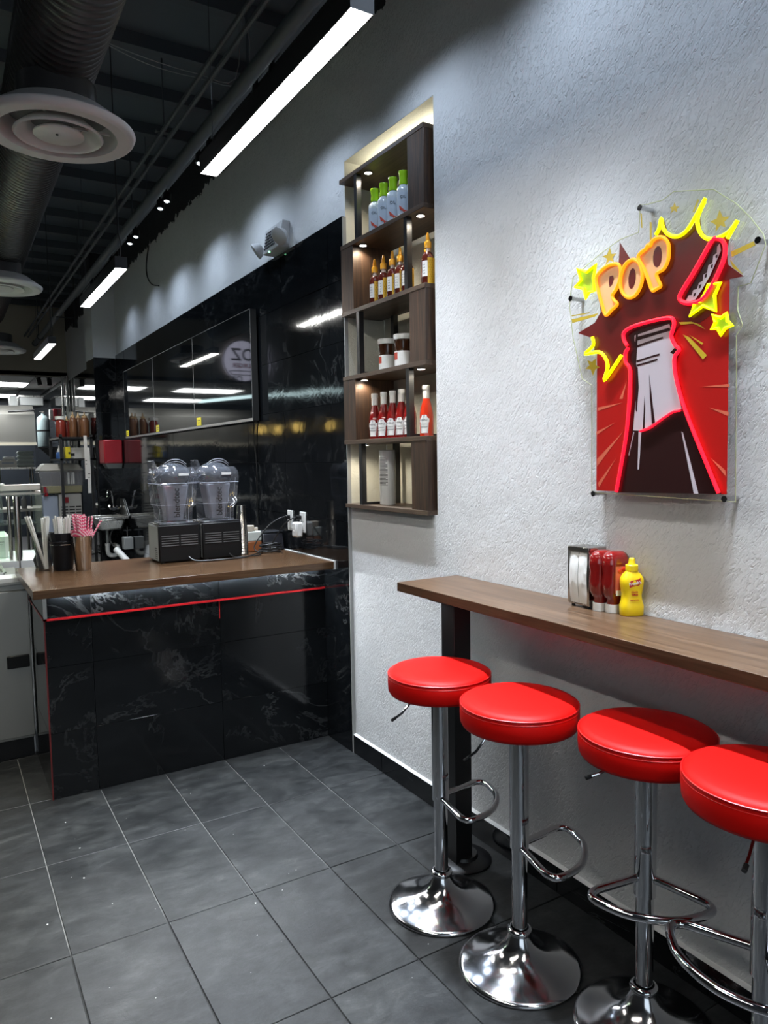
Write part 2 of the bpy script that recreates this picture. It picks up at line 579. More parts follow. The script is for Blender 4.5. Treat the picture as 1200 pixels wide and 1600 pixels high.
def put_tile(parent, me, R, loc, jit=.0018):
    t = obj('tile', me, None, parent)
    t.rotation_euler = (R @ Euler((random.gauss(0, jit), random.gauss(0, jit), 0)).to_matrix()).to_euler()
    t.location = loc
    return t
for a in range(len(YJ)-1):
    for c in range(9):
        y0, y1, z1, z0 = YJ[a], YJ[a+1], ZJ[c], ZJ[c+1]
        put_tile(wk, wall_tile('k', y1-y0, z1-z0, M['tile']), FX, (XT+.012, (y0+y1)/2, (z0+z1)/2))
for c in range(9):
    z1, z0 = ZJ[c]-.03, ZJ[c+1]-(.03 if c < 8 else 0)
    put_tile(wp, wall_tile('p', .46, z1-z0, M['tile_far']), FX, (1.572, 9.05, (z0+z1)/2), .0008)
for a in range(13):
    for c in range(9):
        y0, y1, z1, z0 = 9.3+.61*a, 9.3+.61*(a+1), ZJ[c]+.055, ZJ[c+1]+(.055 if c < 8 else 0)
        put_tile(wk, wall_tile('f', .61, z1-z0, M['tile_far']), FX, (XT+.012, (y0+y1)/2, (z0+z1)/2), .0008)
for c in range(9):
    z1, z0 = ZJ[c]-.03, ZJ[c+1]-(.03 if c < 8 else 0)
    put_tile(wp, wall_tile('r', XT-1.56, z1-z0, M['tile']), FY, ((1.56+XT)/2, 8.832, (z0+z1)/2))

# skirting of black tiles with a white caulk bead
bs = struct('baseboard_right', MB().box(XW-.004, XW+.02, -3.2, NY1, .0, .098), M['wallgrout'], smooth=False)
yj = [3.318, 3.03]+[3.03-.6*k for k in range(1, 9)]
for a in range(len(yj)-1):
    y1, y0 = yj[a], yj[a+1]
    obj('tile', MB().box(XW-.014, XW-.003, y0+.0018, y1-.0018, .001, .097), M['tile'], bs, smooth=False, bevel=.0015)
obj('caulk_bead', MB().hexa([(XW-.014, -3.2, .097), (XW+.002, -3.2, .097), (XW+.002, 3.318, .097), (XW-.014, 3.318, .097)],
                            [(XW-.004, -3.2, .104), (XW+.002, -3.2, .104), (XW+.002, 3.318, .104), (XW-.004, 3.318, .104)]), M['bead'], bs, smooth=False)

# ceiling deck with joists
ce = struct('ceiling', MB().box(-3.5, 2.1, -3.3, 12.6, ZC, ZC+.1), M['ceil'], smooth=False)
jm = MB().box(-2.6, 2.6, -.03, .03, -.075, 0).mesh('joist', M['joist'], False)
for k in range(22):
    t = obj('joist', jm, None, ce); t.location = (-.8, .55+.55*k, ZC)
# bulkhead over the kitchen opening and the lower kitchen ceiling
struct('wall_back', MB().box(-3.5, XW, 12.5, 12.53, 2.886, ZC), M['bulk'], smooth=False)
kc = struct('ceiling', MB().box(-3.5, XT+.01, 12.5, 17.3, 2.90, 2.96), M['greyplastic'], smooth=False)
pm = MB().box(-.60, .60, -.298, .298, -.012, 0).mesh('ceiling_panel', mat('ceiling_tile_white', (.72, .73, .73), .8), False)
for i in range(4):
    for j in range(7):
        t = obj('ceiling_panel', pm, None, kc); t.location = (.77-1.22*i, 12.93+.61*j, 2.899)
    if i == 0:
        for j in range(7):
            t = obj('ceiling_panel', MB().box(-.205, .205, -.298, .298, -.012, 0), bpy.data.materials['ceiling_tile_white'], kc); t.location = (1.59, 12.93+.61*j, 2.899)
struct('wall_back', MB().box(-3.5, 2.0, 17.3, 17.4, 0, 2.96), mat('navy_kitchen_wall', (.02, .026, .036), .5), smooth=False)
struct('floor', MB().box(-3.5, 2.0, 12.7, 17.4, -.1, -.004), M['roomdark'], smooth=False)
struct('wall_left', MB().box(-3.6, -3.5, -3.3, 17.4, 0, ZC), M['roomdark'], smooth=False)
# storefront wall behind the camera, with its window
b = MB()
b.box(-3.5, -2.9, -3.4, -3.3, 0, ZC); b.box(1.0, 2.1, -3.4, -3.3, 0, ZC)
b.box(-2.9, 1.0, -3.4, -3.3, 0, .6); b.box(-2.9, 1.0, -3.4, -3.3, 2.9, ZC)
struct('wall_front', b, M['roomdark'], smooth=False)
wn = struct('window_1', MB().box(-2.9, 1.0, -3.37, -3.36, .6, 2.9), M['glass'], smooth=False)
obj('window_frame', MB().box(-2.9, -2.84, -3.4, -3.3, .6, 2.9).box(.94, 1.0, -3.4, -3.3, .6, 2.9).box(-1.0, -.94, -3.4, -3.3, .6, 2.9), M['blackmetal'], wn, smooth=False)
S_acrylic=[(1642,1429),(1644,1765),(1684,1789),(1724,1925),(1740,2033),(1725,2114),(1613,2159),(1537,2183),(1469,2186),(1463,2263),(1441,2256),(1388,2252),(1351,2264),(1230,2232),(1200,2206),(1165,2177),(1128,2134),(1092,2083),(1085,2056),(1122,1970),(1156,1969),(1156,1909),(1142,1871),(1158,1847),(1152,1420)]
S_redpanel=[(1620,1947),(1460,2005),(1178,2005),(1175,1439),(1620,1436)]
S_burst=[(1698,1934),(1629,1955),(1605,1983),(1612,2034),(1604,2082),(1537,2104),(1533,2174),(1494,2116),(1461,2108),(1411,2145),(1391,2188),(1380,2199),(1366,2159),(1329,2135),(1291,2147),(1245,2212),(1265,2172),(1262,2139),(1240,2110),(1210,2104),(1175,2111),(1150,2130),(1180,2092),(1185,2061),(1182,2029),(1138,1990),(1196,1992),(1235,1988),(1243,1941),(1218,1915),(1261,1895),(1319,1908),(1345,1869),(1496,1867),(1515,1839),(1582,1771),(1564,1827),(1591,1858),(1632,1862),(1626,1904)]
S_neckdark=[(1508,1905),(1474,1919),(1401,1924),(1346,1919),(1334,1890),(1344,1869),(1332,1850),(1319,1832),(1330,1810),(1334,1788),(1327,1753),(1308,1695),(1282,1631),(1237,1538),(1189,1440),(1535,1433),(1512,1531),(1493,1623),(1481,1714),(1480,1793),(1499,1819),(1499,1843),(1490,1863),(1505,1884)]
S_neckgrey=[(1475,1893),(1408,1901),(1356,1907),(1351,1893),(1355,1871),(1346,1852),(1336,1840),(1353,1828),(1338,1820),(1343,1786),(1333,1745),(1313,1670),(1342,1662),(1398,1638),(1447,1615),(1477,1618),(1468,1713),(1463,1791),(1474,1816),(1467,1863),(1475,1879)]
S_bottledark=[(1475,1617),(1447,1613),(1397,1631),(1342,1656),(1311,1662),(1282,1614),(1236,1532),(1192,1441),(1529,1434),(1504,1531),(1491,1568)]
S_LINES=[[(1464,1888),(1408,1892),(1354,1897),(1352,1888),(1408,1883),(1463,1877)],[(1469,1863),(1422,1870),(1377,1875),(1375,1870),(1422,1864),(1467,1857)],[(1467,1820),(1429,1825),(1387,1830),(1386,1825),(1428,1820),(1465,1814)],[(1467,1808),(1428,1812),(1394,1817),(1393,1812),(1428,1807),(1465,1803)],[(1468,1899),(1462,1898),(1468,1809),(1465,1800),(1474,1801),(1479,1811)],[(1469,1801),(1462,1800),(1458,1742),(1464,1670),(1468,1677)],[(1437,1714),(1434,1681),(1436,1621),(1442,1619)],[(1421,1774),(1414,1727),(1400,1637),(1410,1634),(1418,1709)]]
S_STREAKS=[[(1457,1614),(1447,1613),(1454,1504),(1459,1502)],[(1312,1608),(1307,1605),(1256,1438),(1270,1438)],[(1475,1613),(1472,1613),(1491,1543),(1493,1546)]]
S_PALE=[[(1616,1683),(1519,1702),(1614,1694)],[(1617,1512),(1517,1615),(1617,1535)],[(1609,1446),(1543,1536),(1613,1460)],[(1173,1725),(1255,1725),(1173,1717)],[(1173,1653),(1229,1667),(1174,1642)],[(1531,1714),(1519,1713),(1504,1764)],[(1621,1609),(1548,1644),(1621,1619)],[(1177,1485),(1224,1535),(1180,1502)]]
S_YRAYS=[[(1326,1907),(1287,1902),(1261,1890),(1245,1876),(1280,1896),(1319,1899)],[(1313,1872),(1250,1797),(1238,1806),(1292,1861)],[(1292,1867),(1254,1836),(1249,1839)],[(1725,1981),(1722,1969),(1629,1973),(1612,1981)],[(1725,1994),(1724,1990),(1650,1987),(1650,1990)],[(1174,2059),(1113,2070),(1108,2059),(1171,2045)],[(1177,2041),(1139,1994),(1168,2018)],[(1459,2236),(1454,2234),(1451,2193),(1455,2194)],[(1426,2203),(1419,2200),(1418,2152),(1425,2151)],[(1288,2190),(1273,2219),(1268,2216),(1282,2188)]]
S_FAINTSTARS=[[(1360,2223),(1349,2223),(1344,2233),(1340,2220),(1329,2217),(1337,2212),(1336,2203),(1346,2211),(1358,2206),(1353,2215)],[(1235,2151),(1216,2153),(1208,2173),(1199,2153),(1179,2148),(1194,2139),(1190,2124),(1205,2133),(1219,2120),(1217,2137)],[(1599,2148),(1581,2149),(1570,2167),(1564,2147),(1545,2144),(1559,2136),(1554,2120),(1570,2130),(1586,2120),(1580,2137)],[(1666,1818),(1649,1827),(1658,1844),(1639,1837),(1622,1845),(1624,1826),(1607,1816),(1625,1812),(1635,1794),(1644,1814)]]
S_HOLES=[[(1568,2082),(1555,2082),(1552,2071),(1558,2057),(1568,2050),(1570,2066)],[(1471,2054),(1474,2042),(1479,2033),(1485,2029),(1491,2031),(1495,2038),(1497,2049),(1497,2062),(1494,2074),(1489,2083),(1483,2087),(1478,2085),(1473,2078),(1471,2067)],[(1382,2094),(1384,2082),(1389,2074),(1396,2070),(1402,2072),(1408,2079),(1411,2090),(1411,2103),(1408,2116),(1403,2124),(1397,2128),(1390,2126),(1385,2119),(1382,2107)]]
S_CUTS=[[(1215,2058),(1209,2061),(1210,2052),(1214,2052)],[(1228,2037),(1222,2040),(1223,2031),(1228,2029)],[(1246,2016),(1239,2020),(1240,2010),(1246,2007)],[(1263,1993),(1255,1995),(1258,1985),(1263,1984)],[(1278,1974),(1271,1976),(1274,1967),(1279,1966)]]
S_CAPIN=[(1217,2093),(1203,2088),(1204,2076),(1233,2030),(1263,1988),(1294,1959),(1308,1967),(1282,2003),(1251,2045),(1228,2082)]
S_TEETH=[(1204,2087),(1200,2068),(1214,2042),(1232,2009),(1253,1981),(1274,1958),(1294,1956),(1302,1961),(1294,1973),(1285,1971),(1280,1984),(1269,1984),(1263,1999),(1252,2002),(1250,2018),(1239,2021),(1236,2039),(1224,2042),(1222,2060),(1212,2065),(1211,2081)]
S_TUBES={'y1':[(1399,2159),(1388,2173),(1381,2198),(1375,2172),(1357,2149),(1328,2136),(1297,2146),(1267,2181),(1244,2212)],'y2':[(1247,2203),(1265,2172),(1265,2146),(1251,2118),(1227,2103),(1193,2103),(1169,2113),(1152,2130),(1179,2092)],'y3':[(1631,1911),(1627,1885),(1660,1863),(1604,1862),(1578,1840),(1569,1812),(1582,1774),(1546,1809),(1517,1841)],'cap':[(1216,2102),(1195,2093),(1185,2072),(1188,2044),(1200,2018),(1223,1980),(1247,1955),(1275,1949),(1304,1955),(1319,1969),(1311,1987),(1276,2029),(1243,2073),(1228,2093)],'P1':[(1617,2086),(1596,2105),(1567,2114),(1533,2109),(1522,2089),(1525,2062),(1538,2038),(1553,2023),(1548,2009),(1534,1993),(1555,1980),(1578,1969),(1593,2005),(1607,2045)],'P2':[(1459,2111),(1446,2124),(1432,2129),(1425,2138),(1417,2134),(1412,2144),(1394,2150),(1373,2144),(1358,2126),(1355,2103),(1358,2078),(1372,2059),(1394,2052),(1390,2034),(1381,2015),(1395,2010),(1409,2009),(1424,2044),(1439,2076)],'O':[(1444,2044),(1450,2027),(1459,2014),(1471,2005),(1485,2003),(1498,2007),(1510,2017),(1519,2032),(1523,2050),(1522,2069),(1516,2086),(1507,2100),(1494,2108),(1480,2110),(1467,2105),(1456,2095),(1448,2080),(1444,2063)],'r_left':[(1492,1859),(1503,1844),(1501,1819),(1486,1799),(1484,1757),(1488,1684),(1497,1605),(1512,1531),(1533,1435)],'r_neck':[(1496,1867),(1507,1884),(1508,1906),(1474,1919),(1401,1924),(1349,1922),(1336,1910),(1338,1890),(1344,1872),(1332,1847),(1318,1831),(1331,1816),(1333,1794),(1326,1753),(1308,1695),(1281,1631),(1236,1535),(1192,1443)],'r_wave':[(1447,1614),(1412,1623),(1370,1646),(1336,1663),(1312,1666)],'starL':[(1704,2078),(1678,2093),(1694,2132),(1655,2113),(1617,2127),(1627,2090),(1623,2049),(1644,2050),(1657,2033),(1668,2065)],'starR':[(1232,1988),(1197,1985),(1213,1957),(1209,1916),(1246,1936),(1286,1917),(1273,1947),(1256,1949)],'starS':[(1220,1871),(1209,1887),(1218,1907),(1194,1896),(1178,1905),(1175,1885),(1161,1871),(1181,1868),(1193,1852),(1203,1871)]}
S_STAND=[(1630,1426),(1179,1427),(1728,2047),(1459,2251),(1101,2069)]

# ================================================================== BAR COUNTER AND STOOLS
XD = ((0, -1, 0), (0, 0, 1), (-1, 0, 0))     # reading axes on a face that looks at the room (-x)
YD = ((1, 0, 0), (0, 0, 1), (0, -1, 0))      # reading axes on a face that looks at the camera side (-y)

t = thing('bar_counter', 'long narrow walnut bar counter along the white stucco wall', 'counter', (1.63, 2.19, 0))
objw('bar_top', MB().box(1.513, 1.806, -.6, 2.409, 1.028, 1.063), M['bar'], t, bevel=.002)
b = MB().box(1.592, 1.668, 2.145, 2.225, .012, 1.010)
objw('support_post', b, M['blackmetal'], t, bevel=.002)
objw('mounting_plate', MB().box(1.56, 1.70, 2.11, 2.26, 1.010, 1.028), M['blackmetal'], t)
objw('base_plate', MB().lathe([(0, 0), (.108, 0), (.110, .006), (.102, .012), (.06, .018), (.055, .03), (0, .03)], 40, (1.652, 2.185, 0)), M['blackmetal'], t)

def make_stool(label):
    s = thing('bar_stool', label, 'stool', (0, 0, 0), 0, 'red bar stools along the counter')
    # flared trumpet base
    obj('base', MB().lathe([(0, 0), (.182, 0), (.186, .004), (.185, .009), (.174, .014), (.140, .023), (.100, .036), (.066, .055), (.044, .080), (.033, .104), (.030, .112), (0, .112)], 64), M['chromebase'], s, angle=60)
    obj('base_collar', MB().lathe([(.0275, .108), (.036, .108), (.038, .114), (.036, .121), (.030, .125), (.0275, .125)], 32), M['chrome'], s, angle=60)
    obj('inner_column', MB().cyl(0, 0, .112, .50, .0235, n=32), M['chrome'], s)
    obj('outer_column', MB().lathe([(.0235, .375), (.0285, .375), (.0285, .378), (.0285, .748), (.0, .748)], 32), M['chrome'], s)
    # seat pan, cushion, piping
    obj('seat_plate', MB().cyl(0, 0, .742, .754, .09, n=32), M['blackmetal'], s)
    prof = [(0, .752), (.155, .752), (.169, .756), (.174, .766), (.1755, .79), (.1750, .812), (.172, .8205)]
    top = [(.171, .8225), (.165, .829), (.150, .834), (.11, .8375), (.05, .839), (0, .839)]
    c = obj('seat', MB().lathe(prof+top, 72), M['red_leather'], s, angle=80)
    ring = [(.1735*math.cos(2*PI*k/72), .1735*math.sin(2*PI*k/72), .8212) for k in range(72)]
    obj('piping', MB().tube(ring, .0022, 6, True), M['red_seam'], c)
    obj('stitching', MB().tube([(x*1.0085, y*1.0085, .8115) for x, y, z in ring], .0007, 4, True), M['red_seam'], c)
    # D-shaped foot ring on the column
    half = [(.022, .012), (.060, .040), (.105, .072), (.132, .093), (.143, .112), (.139, .132), (.110, .157), (.060, .182), (0, .190)]
    pts = [(x, y, .412) for x, y in half] + [(-x, y, .412) for x, y in half[-2::-1]]
    obj('foot_ring', MB().tube(smooth_path(pts, False, 4), .0105, 12), M['chrome'], s, angle=80)
    return s
LEVER = {}
def add_lever(s, ang, drop):
    d = Vector((math.cos(ang), math.sin(ang), 0))
    p = [d*.05+Vector((0, 0, .742)), d*.085+Vector((0, 0, .737)), d*.13+Vector((0, 0, .737-drop*.7)), d*.165+Vector((0, 0, .737-drop))]
    rz = .030 if s is SR[3][0] else 0
    for v in p: v.z += rz
    l = obj('lever', MB().tube(p, .0042, 8), M['chrome'], s)
    q = [p[2]*.4+p[3]*.6, p[3]+(p[3]-p[2])*.05]
    obj('lever_grip', MB().tube(q, .0056, 8), M['blackplastic'], l)

st1 = make_stool('far red round bar stool beside the black support post of the bar')
CA = 0.5447
# (x, y, direction the foot ring points to, lever direction in world, drop, label)
stools = [
    (1.420, 2.000, -.82, PI-.42, .075, None),
    (1.437, 1.618, -.87, PI-.45, .085, 'second red round bar stool from the support post, chrome foot ring turned to wall'),
    (1.556, 1.256, -2.34, PI-.42, .030, 'third red round bar stool, foot ring facing the room'),
    (1.490, .885, 2.93, PI+.3, .05, 'nearest red round bar stool, cut off by the right edge of the photo'),
]
SR = []
for i, (x, y, fd, ld, dr, lab) in enumerate(stools):
    s = st1 if i == 0 else dup(st1, (x, y, 0), label=lab)
    s.location = (x, y, 0)
    SR.append((s, fd, ld, dr))
for s, fd, ld, dr in SR:
    s.rotation_euler = (0, 0, fd-PI/2)
    for c in s.children:
        if c.name.startswith('foot_ring'): c.location.z = {0: -.027, 1: -.032, 2: .013, 3: .018}[SR.index((s, fd, ld, dr))]
    if s is SR[3][0]:                                     # the nearest stool is raised a little higher
        for c in s.children:
            if not c.name.startswith(('base', 'inner_column')): c.location.z += .030
    add_lever(s, ld-(fd-PI/2), dr)

# ------------------------------------------------------------------ things standing on the bar
BZ = 1.063
t = thing('napkin_dispenser', 'chrome napkin dispenser full of white napkins on the bar', 'napkin dispenser', (1.765, 1.66, BZ))
x0, x1, y0, y1, z0, z1 = 1.727, 1.803, 1.616, 1.704, BZ+.012, BZ+.190
b = MB()
b.box(x0, x1, y0, y0+.0025, z0, z1).box(x0, x1, y1-.0025, y1, z0, z1)
b.box(x0-.002, x1, y0-.001, y1+.001, z1, z1+.004).box(x0, x1, y0, y1, z0-.003, z0+.001).box(x1-.003, x1, y0, y1, z0, z1)
objw('case', b, M['polsteel'], t, bevel=.0008)
b = MB().box(x0-.003, x0+.003, y0-.001, y0+.007, z0, z1+.003).box(x0-.003, x0+.003, y1-.007, y1+.001, z0, z1+.003).box(x0-.004, x0+.006, y0-.001, y1+.001, z1-.010, z1+.004)
objw('face_frame', b, M['polsteel'], t, bevel=.0008)
rr = random.Random(3)
for k in range(2):                                            # two folded napkin stacks, bulging out of the front
    ya, yb = (y0+.007, y0+.0435) if k == 0 else (y0+.0445, y1-.007)
    vs = []; n, m_ = 9, 15
    for j in range(m_):
        for i in range(n):
            u, v = i/(n-1), j/(m_-1)
            bulge = .010*math.sin(PI*min(1, max(0, v)))*(1-.6*abs(u-.5))
            vs.append((x0+.002-bulge-rr.uniform(0, .0035)*(0 < i < n-1), ya+(yb-ya)*u, z0+.002+(z1-z0-.014)*v))
    fs = [(j*n+i, j*n+i+1, (j+1)*n+i+1, (j+1)*n+i) for j in range(m_-1) for i in range(n-1)]
    objw('napkin_stack', MB().add(vs, fs), M['paper'], t, angle=80)
for yy in (y0+.012, y1-.012):
    for xx in (x0+.01, x1-.012):
        objw('foot', MB().cyl(xx, yy, BZ, z0-.003, .006, n=10), M['blackplastic'], t)

def squeeze(name, label, loc, rz, body, cap, group=None):
    """upside-down flat squeeze bottle: white cap at the foot, rounded shoulders on top"""
    t = thing(name, label, 'bottle', loc, rz, group)
    rings = [(.006, .028, .019), (.024, .029, .020), (.030, .036, .022), (.048, .043, .026), (.075, .0445, .0275), (.105, .042, .026), (.128, .045, .028), (.150, .044, .027), (.163, .037, .022), (.170, .026, .014), (.172, 0.010, .006)]
    n = 28; vs = []
    for z, a, c in rings:
        for k in range(n):
            q = 2*PI*k/n
            ca, sa = math.cos(q), math.sin(q)
            vs.append((a*math.copysign(abs(ca)**.75, ca), c*math.copysign(abs(sa)**.75, sa), z+.018))
    fs = [(i*n+k, i*n+(k+1) % n, (i+1)*n+(k+1) % n, (i+1)*n+k) for i in range(len(rings)-1) for k in range(n)]
    fs.append(tuple(range(n-1, -1, -1))); fs.append(tuple((len(rings)-1)*n+k for k in range(n)))
    obj('body', MB().add(vs, fs), body, t, angle=70)
    b = MB()
    for z0, z1, a, c in ((0, .026, .031, .0215),):
        vs = []
        for z in (z0, z1):
            for k in range(n):
                q = 2*PI*k/n
                ca, sa = math.cos(q), math.sin(q)
                vs.append((a*math.copysign(abs(ca)**.7, ca), c*math.copysign(abs(sa)**.7, sa), z))
        b.add(vs, [(k, (k+1) % n, n+(k+1) % n, n+k) for k in range(n)]+[tuple(range(n-1, -1, -1)), tuple(range(n, 2*n))])
    obj('cap', b, cap, t, bevel=.002)
    return t
M['labelgrey'] = mat('grey_nutrition_label', (.42, .40, .38), .5)
M['labeltomato'] = mat('tomato_picture_label', (.62, .14, .07), .5)
M['leaf'] = mat('label_dark_green', (.05, .10, .03), .5)
k1 = squeeze('ketchup_bottle', 'upside-down red ketchup squeeze bottle beside the yellow mustard bottle on the bar', (1.768, 1.549, BZ), PI/2, M['ketchup'], M['whiteplastic'])
k1.rotation_euler = (0, 0, -.12)
lb = MB()
def label_patch(zs, us, a, c, off=.0012, n=8):
    vs = []
    for z in zs:
        for i in range(n+1):
            u = us[0]+(us[1]-us[0])*i/n
            ca, sa = math.cos(u), math.sin(u)
            vs.append(((a+off)*math.copysign(abs(ca)**.75, ca), (c+off)*math.copysign(abs(sa)**.75, sa), z))
    return MB().add(vs, [(j*(n+1)+i, j*(n+1)+i+1, (j+1)*(n+1)+i+1, (j+1)*(n+1)+i) for j in range(len(zs)-1) for i in range(n)])
l = obj('label', label_patch((.062, .085, .118, .145), (-2.0, -.9), .0455, .0285), M['labeltomato'], k1)
obj('label_foot', label_patch((.056, .072), (-1.95, -.95), .0450, .0285, .0016), M['paper'], l)
b = MB()
for q, zz in ((-1.75, .130), (-1.45, .136), (-1.25, .128)):
    b.sphere((.0455*math.cos(q), .0292*math.sin(q)-.001, zz), .009, 10, 6, (1, .25, .8))
obj('printed_tomatoes', b, M['ketchup_bright'], l)
k2 = squeeze('ketchup_bottle', 'upside-down red ketchup squeeze bottle half hidden between napkin dispenser and other ketchup', (1.757, 1.5905, BZ), -.05, M['ketchup'], M['whiteplastic'])
obj('label', label_patch((.062, .085, .118, .145), (-1.9, -1.0), .0455, .0285), M['labelgrey'], k2)

def mustard(loc, rz):
    t = thing('mustard_bottle', 'yellow mustard squeeze bottle with pointed cap on the bar', 'bottle', loc, rz)
    rings = [(0, .033, .022), (.004, .035, .024), (.030, .0355, .0245), (.045, .031, .022), (.062, .029, .021), (.080, .032, .0225), (.098, .0345, .024), (.112, .034, .0235), (.124, .028, .020), (.132, .019, .0165), (.136, .017, .0160)]
    n = 28; vs = []
    for z, a, c in rings:
        for k in range(n):
            q = 2*PI*k/n; ca, sa = math.cos(q), math.sin(q)
            e = .72 if z < .12 else .9
            vs.append((a*math.copysign(abs(ca)**e, ca), c*math.copysign(abs(sa)**e, sa), z))
    fs = [(i*n+k, i*n+(k+1) % n, (i+1)*n+(k+1) % n, (i+1)*n+k) for i in range(len(rings)-1) for k in range(n)]
    fs.append(tuple(range(n-1, -1, -1))); fs.append(tuple((len(rings)-1)*n+k for k in range(n)))
    obj('body', MB().add(vs, fs), M['mustard'], t, angle=75)
    obj('cap', MB().lathe([(0, .136), (.0185, .136), (.0185, .152), (.0165, .154), (.0115, .156), (.0105, .158), (.0085, .171), (.006, .174), (0, .1745)], 24), M['mustard'], t, angle=30)
    l = obj('label', MB().prism([(-.016, .086), (-.010, .090), (.012, .093), (.017, .098), (.017, .116), (.010, .112), (-.012, .108), (-.016, .104)], lambda u, v, q: (u, -.0225-q+.16*abs(u)*.4, v), 0, .0018), M['labelred'], t)
    text('brand_lettering', "French's", .0115, M['paper'], l, (.985, 0, .17), (-.17, 0, .985), (0, -1, 0), (.0005, -.0247, .1005), bold=.0002)
    text('lettering', 'Classic', .0075, M['labelred'], t, *YD, (0, -.0218, .074), extrude=.001)
    text('lettering', 'Yellow', .0075, M['labelred'], t, *YD, (0, -.0222, .066), extrude=.001)
    text('lettering', '100% NATURAL', .004, M['labelred'], t, *YD, (0, -.0238, .05), extrude=.001)
    return t
mustard((1.770, 1.488, BZ), -.45)

# ================================================================== NICHE SHELF UNIT
XF, XB = 1.775, 2.005
LV = [1.320, 1.640, 1.958, 2.276, 2.602, 2.922]          # board tops
SY0, SY1 = 2.572, 3.308
t = thing('shelf_unit', 'dark rustic wood zigzag shelf with black metal posts in the wall niche', 'shelf', (1.9, 2.94, LV[0]-.02))
for k, z in enumerate(LV):
    objw('shelf_board', MB().box(XF, XB, SY0, SY1, z-.020, z), M['rusticb'], t, bevel=.001)
for k in range(5):
    z0, z1 = LV[k], LV[k+1]-.020
    near = k % 2 == 0                                     # rows 5, 3, 1 close on the near side
    ya, yb = (SY0, SY0+.122) if near else (SY1-.122, SY1)
    objw('side_panel', MB().box(XF+.002, XB-.004, ya, yb, z0, z1), M['rustic'], t, bevel=.001)
    py = 3.138 if near else 2.706
    for xx in (XF+.003, XB-.030):
        objw('post', MB().box(xx, xx+.026, py, py+.026, z0, z1), M['blackmetal'], t)
    objw('post_foot_bar', MB().box(XF+.029, XB-.030, py, py+.026, z0, z0+.012), M['blackmetal'], t)
# small round puck lights under the boards
def puck(x, y, z, lab):
    p = thing('puck_light', lab, 'light', (x, y, z), 0, 'puck lights under the niche shelves')
    obj('housing', MB().lathe([(0, -.001), (.019, -.001), (.019, -.008), (.017, -.009), (.017, -.003), (0, -.003)], 24), M['chrome'], p)
    obj('lens', MB().lathe([(0, -.0095), (.0165, -.0085), (.0165, -.004), (0, -.004)], 20), M['puck'], p)
    l = light('puck_glow', 'SPOT', (x, y, z-.012), 4.2, (1.0, .90, .72), (0, 0, 0), spot_size=2.7, spot_blend=.6, shadow_soft_size=.015)
M['puck'] = glow('puck_lens', (1, .96, .86), 14)
puck(1.815, 3.088, LV[5]-.020, 'small puck light under the top niche shelf, beside far black post')
puck(1.815, 2.655, LV[4]-.020, 'bright puck light under the board holding the oil bottles, near end')
puck(1.815, 3.150, LV[4]-.020, 'small puck light at far end above the honey-coloured dropper bottles')
puck(1.815, 3.160, LV[2]-.020, 'bright puck light at far end above the glass ketchup bottles')
puck(1.815, 2.665, LV[2]-.020, 'bright puck light at near end above the last glass ketchup bottle')
puck(1.815, 3.160, LV[1]-.020, 'faint puck light above the white canister in the niche')
# light grazing the soffit from behind the top board
light('niche_top_strip', 'AREA', (1.99, 2.94, LV[5]+.012), 2.5, (1.0, .96, .78), (PI, 0, 0), shape='RECTANGLE', size=.02, size_y=.6)

# bottles ---------------------------------------------------------------
VC = -2.25                                                # bearing of the room side as seen from the niche
def arc_label(r, z0, z1, c0, half, n=10):
    return MB().lathe([(r, z0), (r, z1)], n, (0, 0, 0), c0-half, c0+half)
def shaped_label(rows, c0, n=8):
    """rows of (z, radius, half width in metres): a sheet wrapped round the bottle"""
    vs = [(r*math.cos(c0+hw*(2*i/n-1)/r), r*math.sin(c0+hw*(2*i/n-1)/r), z) for z, r, hw in rows for i in range(n+1)]
    return MB().add(vs, [(j*(n+1)+i, j*(n+1)+i+1, (j+1)*(n+1)+i+1, (j+1)*(n+1)+i) for j in range(len(rows)-1) for i in range(n)])
M['oilglass'] = mat('frosted_oil_bottle', (.50, .55, .60), .15, coat=.5)
M['limecap'] = mat('lime_green_cap', (.30, .55, .02), .25)
M['oillabel'] = mat('pale_blue_label', (.46, .52, .60), .5)
M['rooster'] = mat('red_print', (.55, .06, .03), .5)
def oil_bottle(loc, label):
    t = thing('oil_bottle', label, 'bottle', loc, 0, 'oil bottles on the top niche shelf')
    obj('body', MB().lathe([(0, 0), (.030, 0), (.032, .003), (.032, .128), (.029, .143), (.018, .155), (.0155, .160), (.0155, .168), (0, .168)], 28), M['oilglass'], t, angle=50)
    obj('cap', MB().lathe([(0, .158), (.019, .158), (.020, .170), (.0185, .185), (.020, .203), (.022, .212), (.021, .217), (0, .218)], 24), M['limecap'], t, angle=40)
    l = obj('label', arc_label(.0326, .018, .122, VC, 1.0), M['oillabel'], t)
    q = VC
    d = Vector((math.cos(q), math.sin(q), 0)); x = Vector((-math.sin(q), math.cos(q), 0))
    if x.dot(Vector((0, -1, 0))) < 0: x = -x
    o = d*.0331
    text('lettering', 'OIL', .017, M['ink'], l, x, (0, 0, 1), d, o+Vector((0, 0, .098)))
    obj('printed_bird', MB().prism([(-.018, .050), (-.006, .040), (.004, .030), (.020, .024), (.008, .022), (.004, .014), (-.001, .024), (-.014, .030)], lambda u, v, s: o*(1.0-.08*abs(u)/.02*.5)+x*u+Vector((0, 0, v+.012))+d*s, 0, .0006), M['rooster'], l)
    return t
XO = 1.842
o1 = oil_bottle((XO, 3.075, LV[4]), 'green-capped oil bottle nearest the far black post on the top niche shelf')
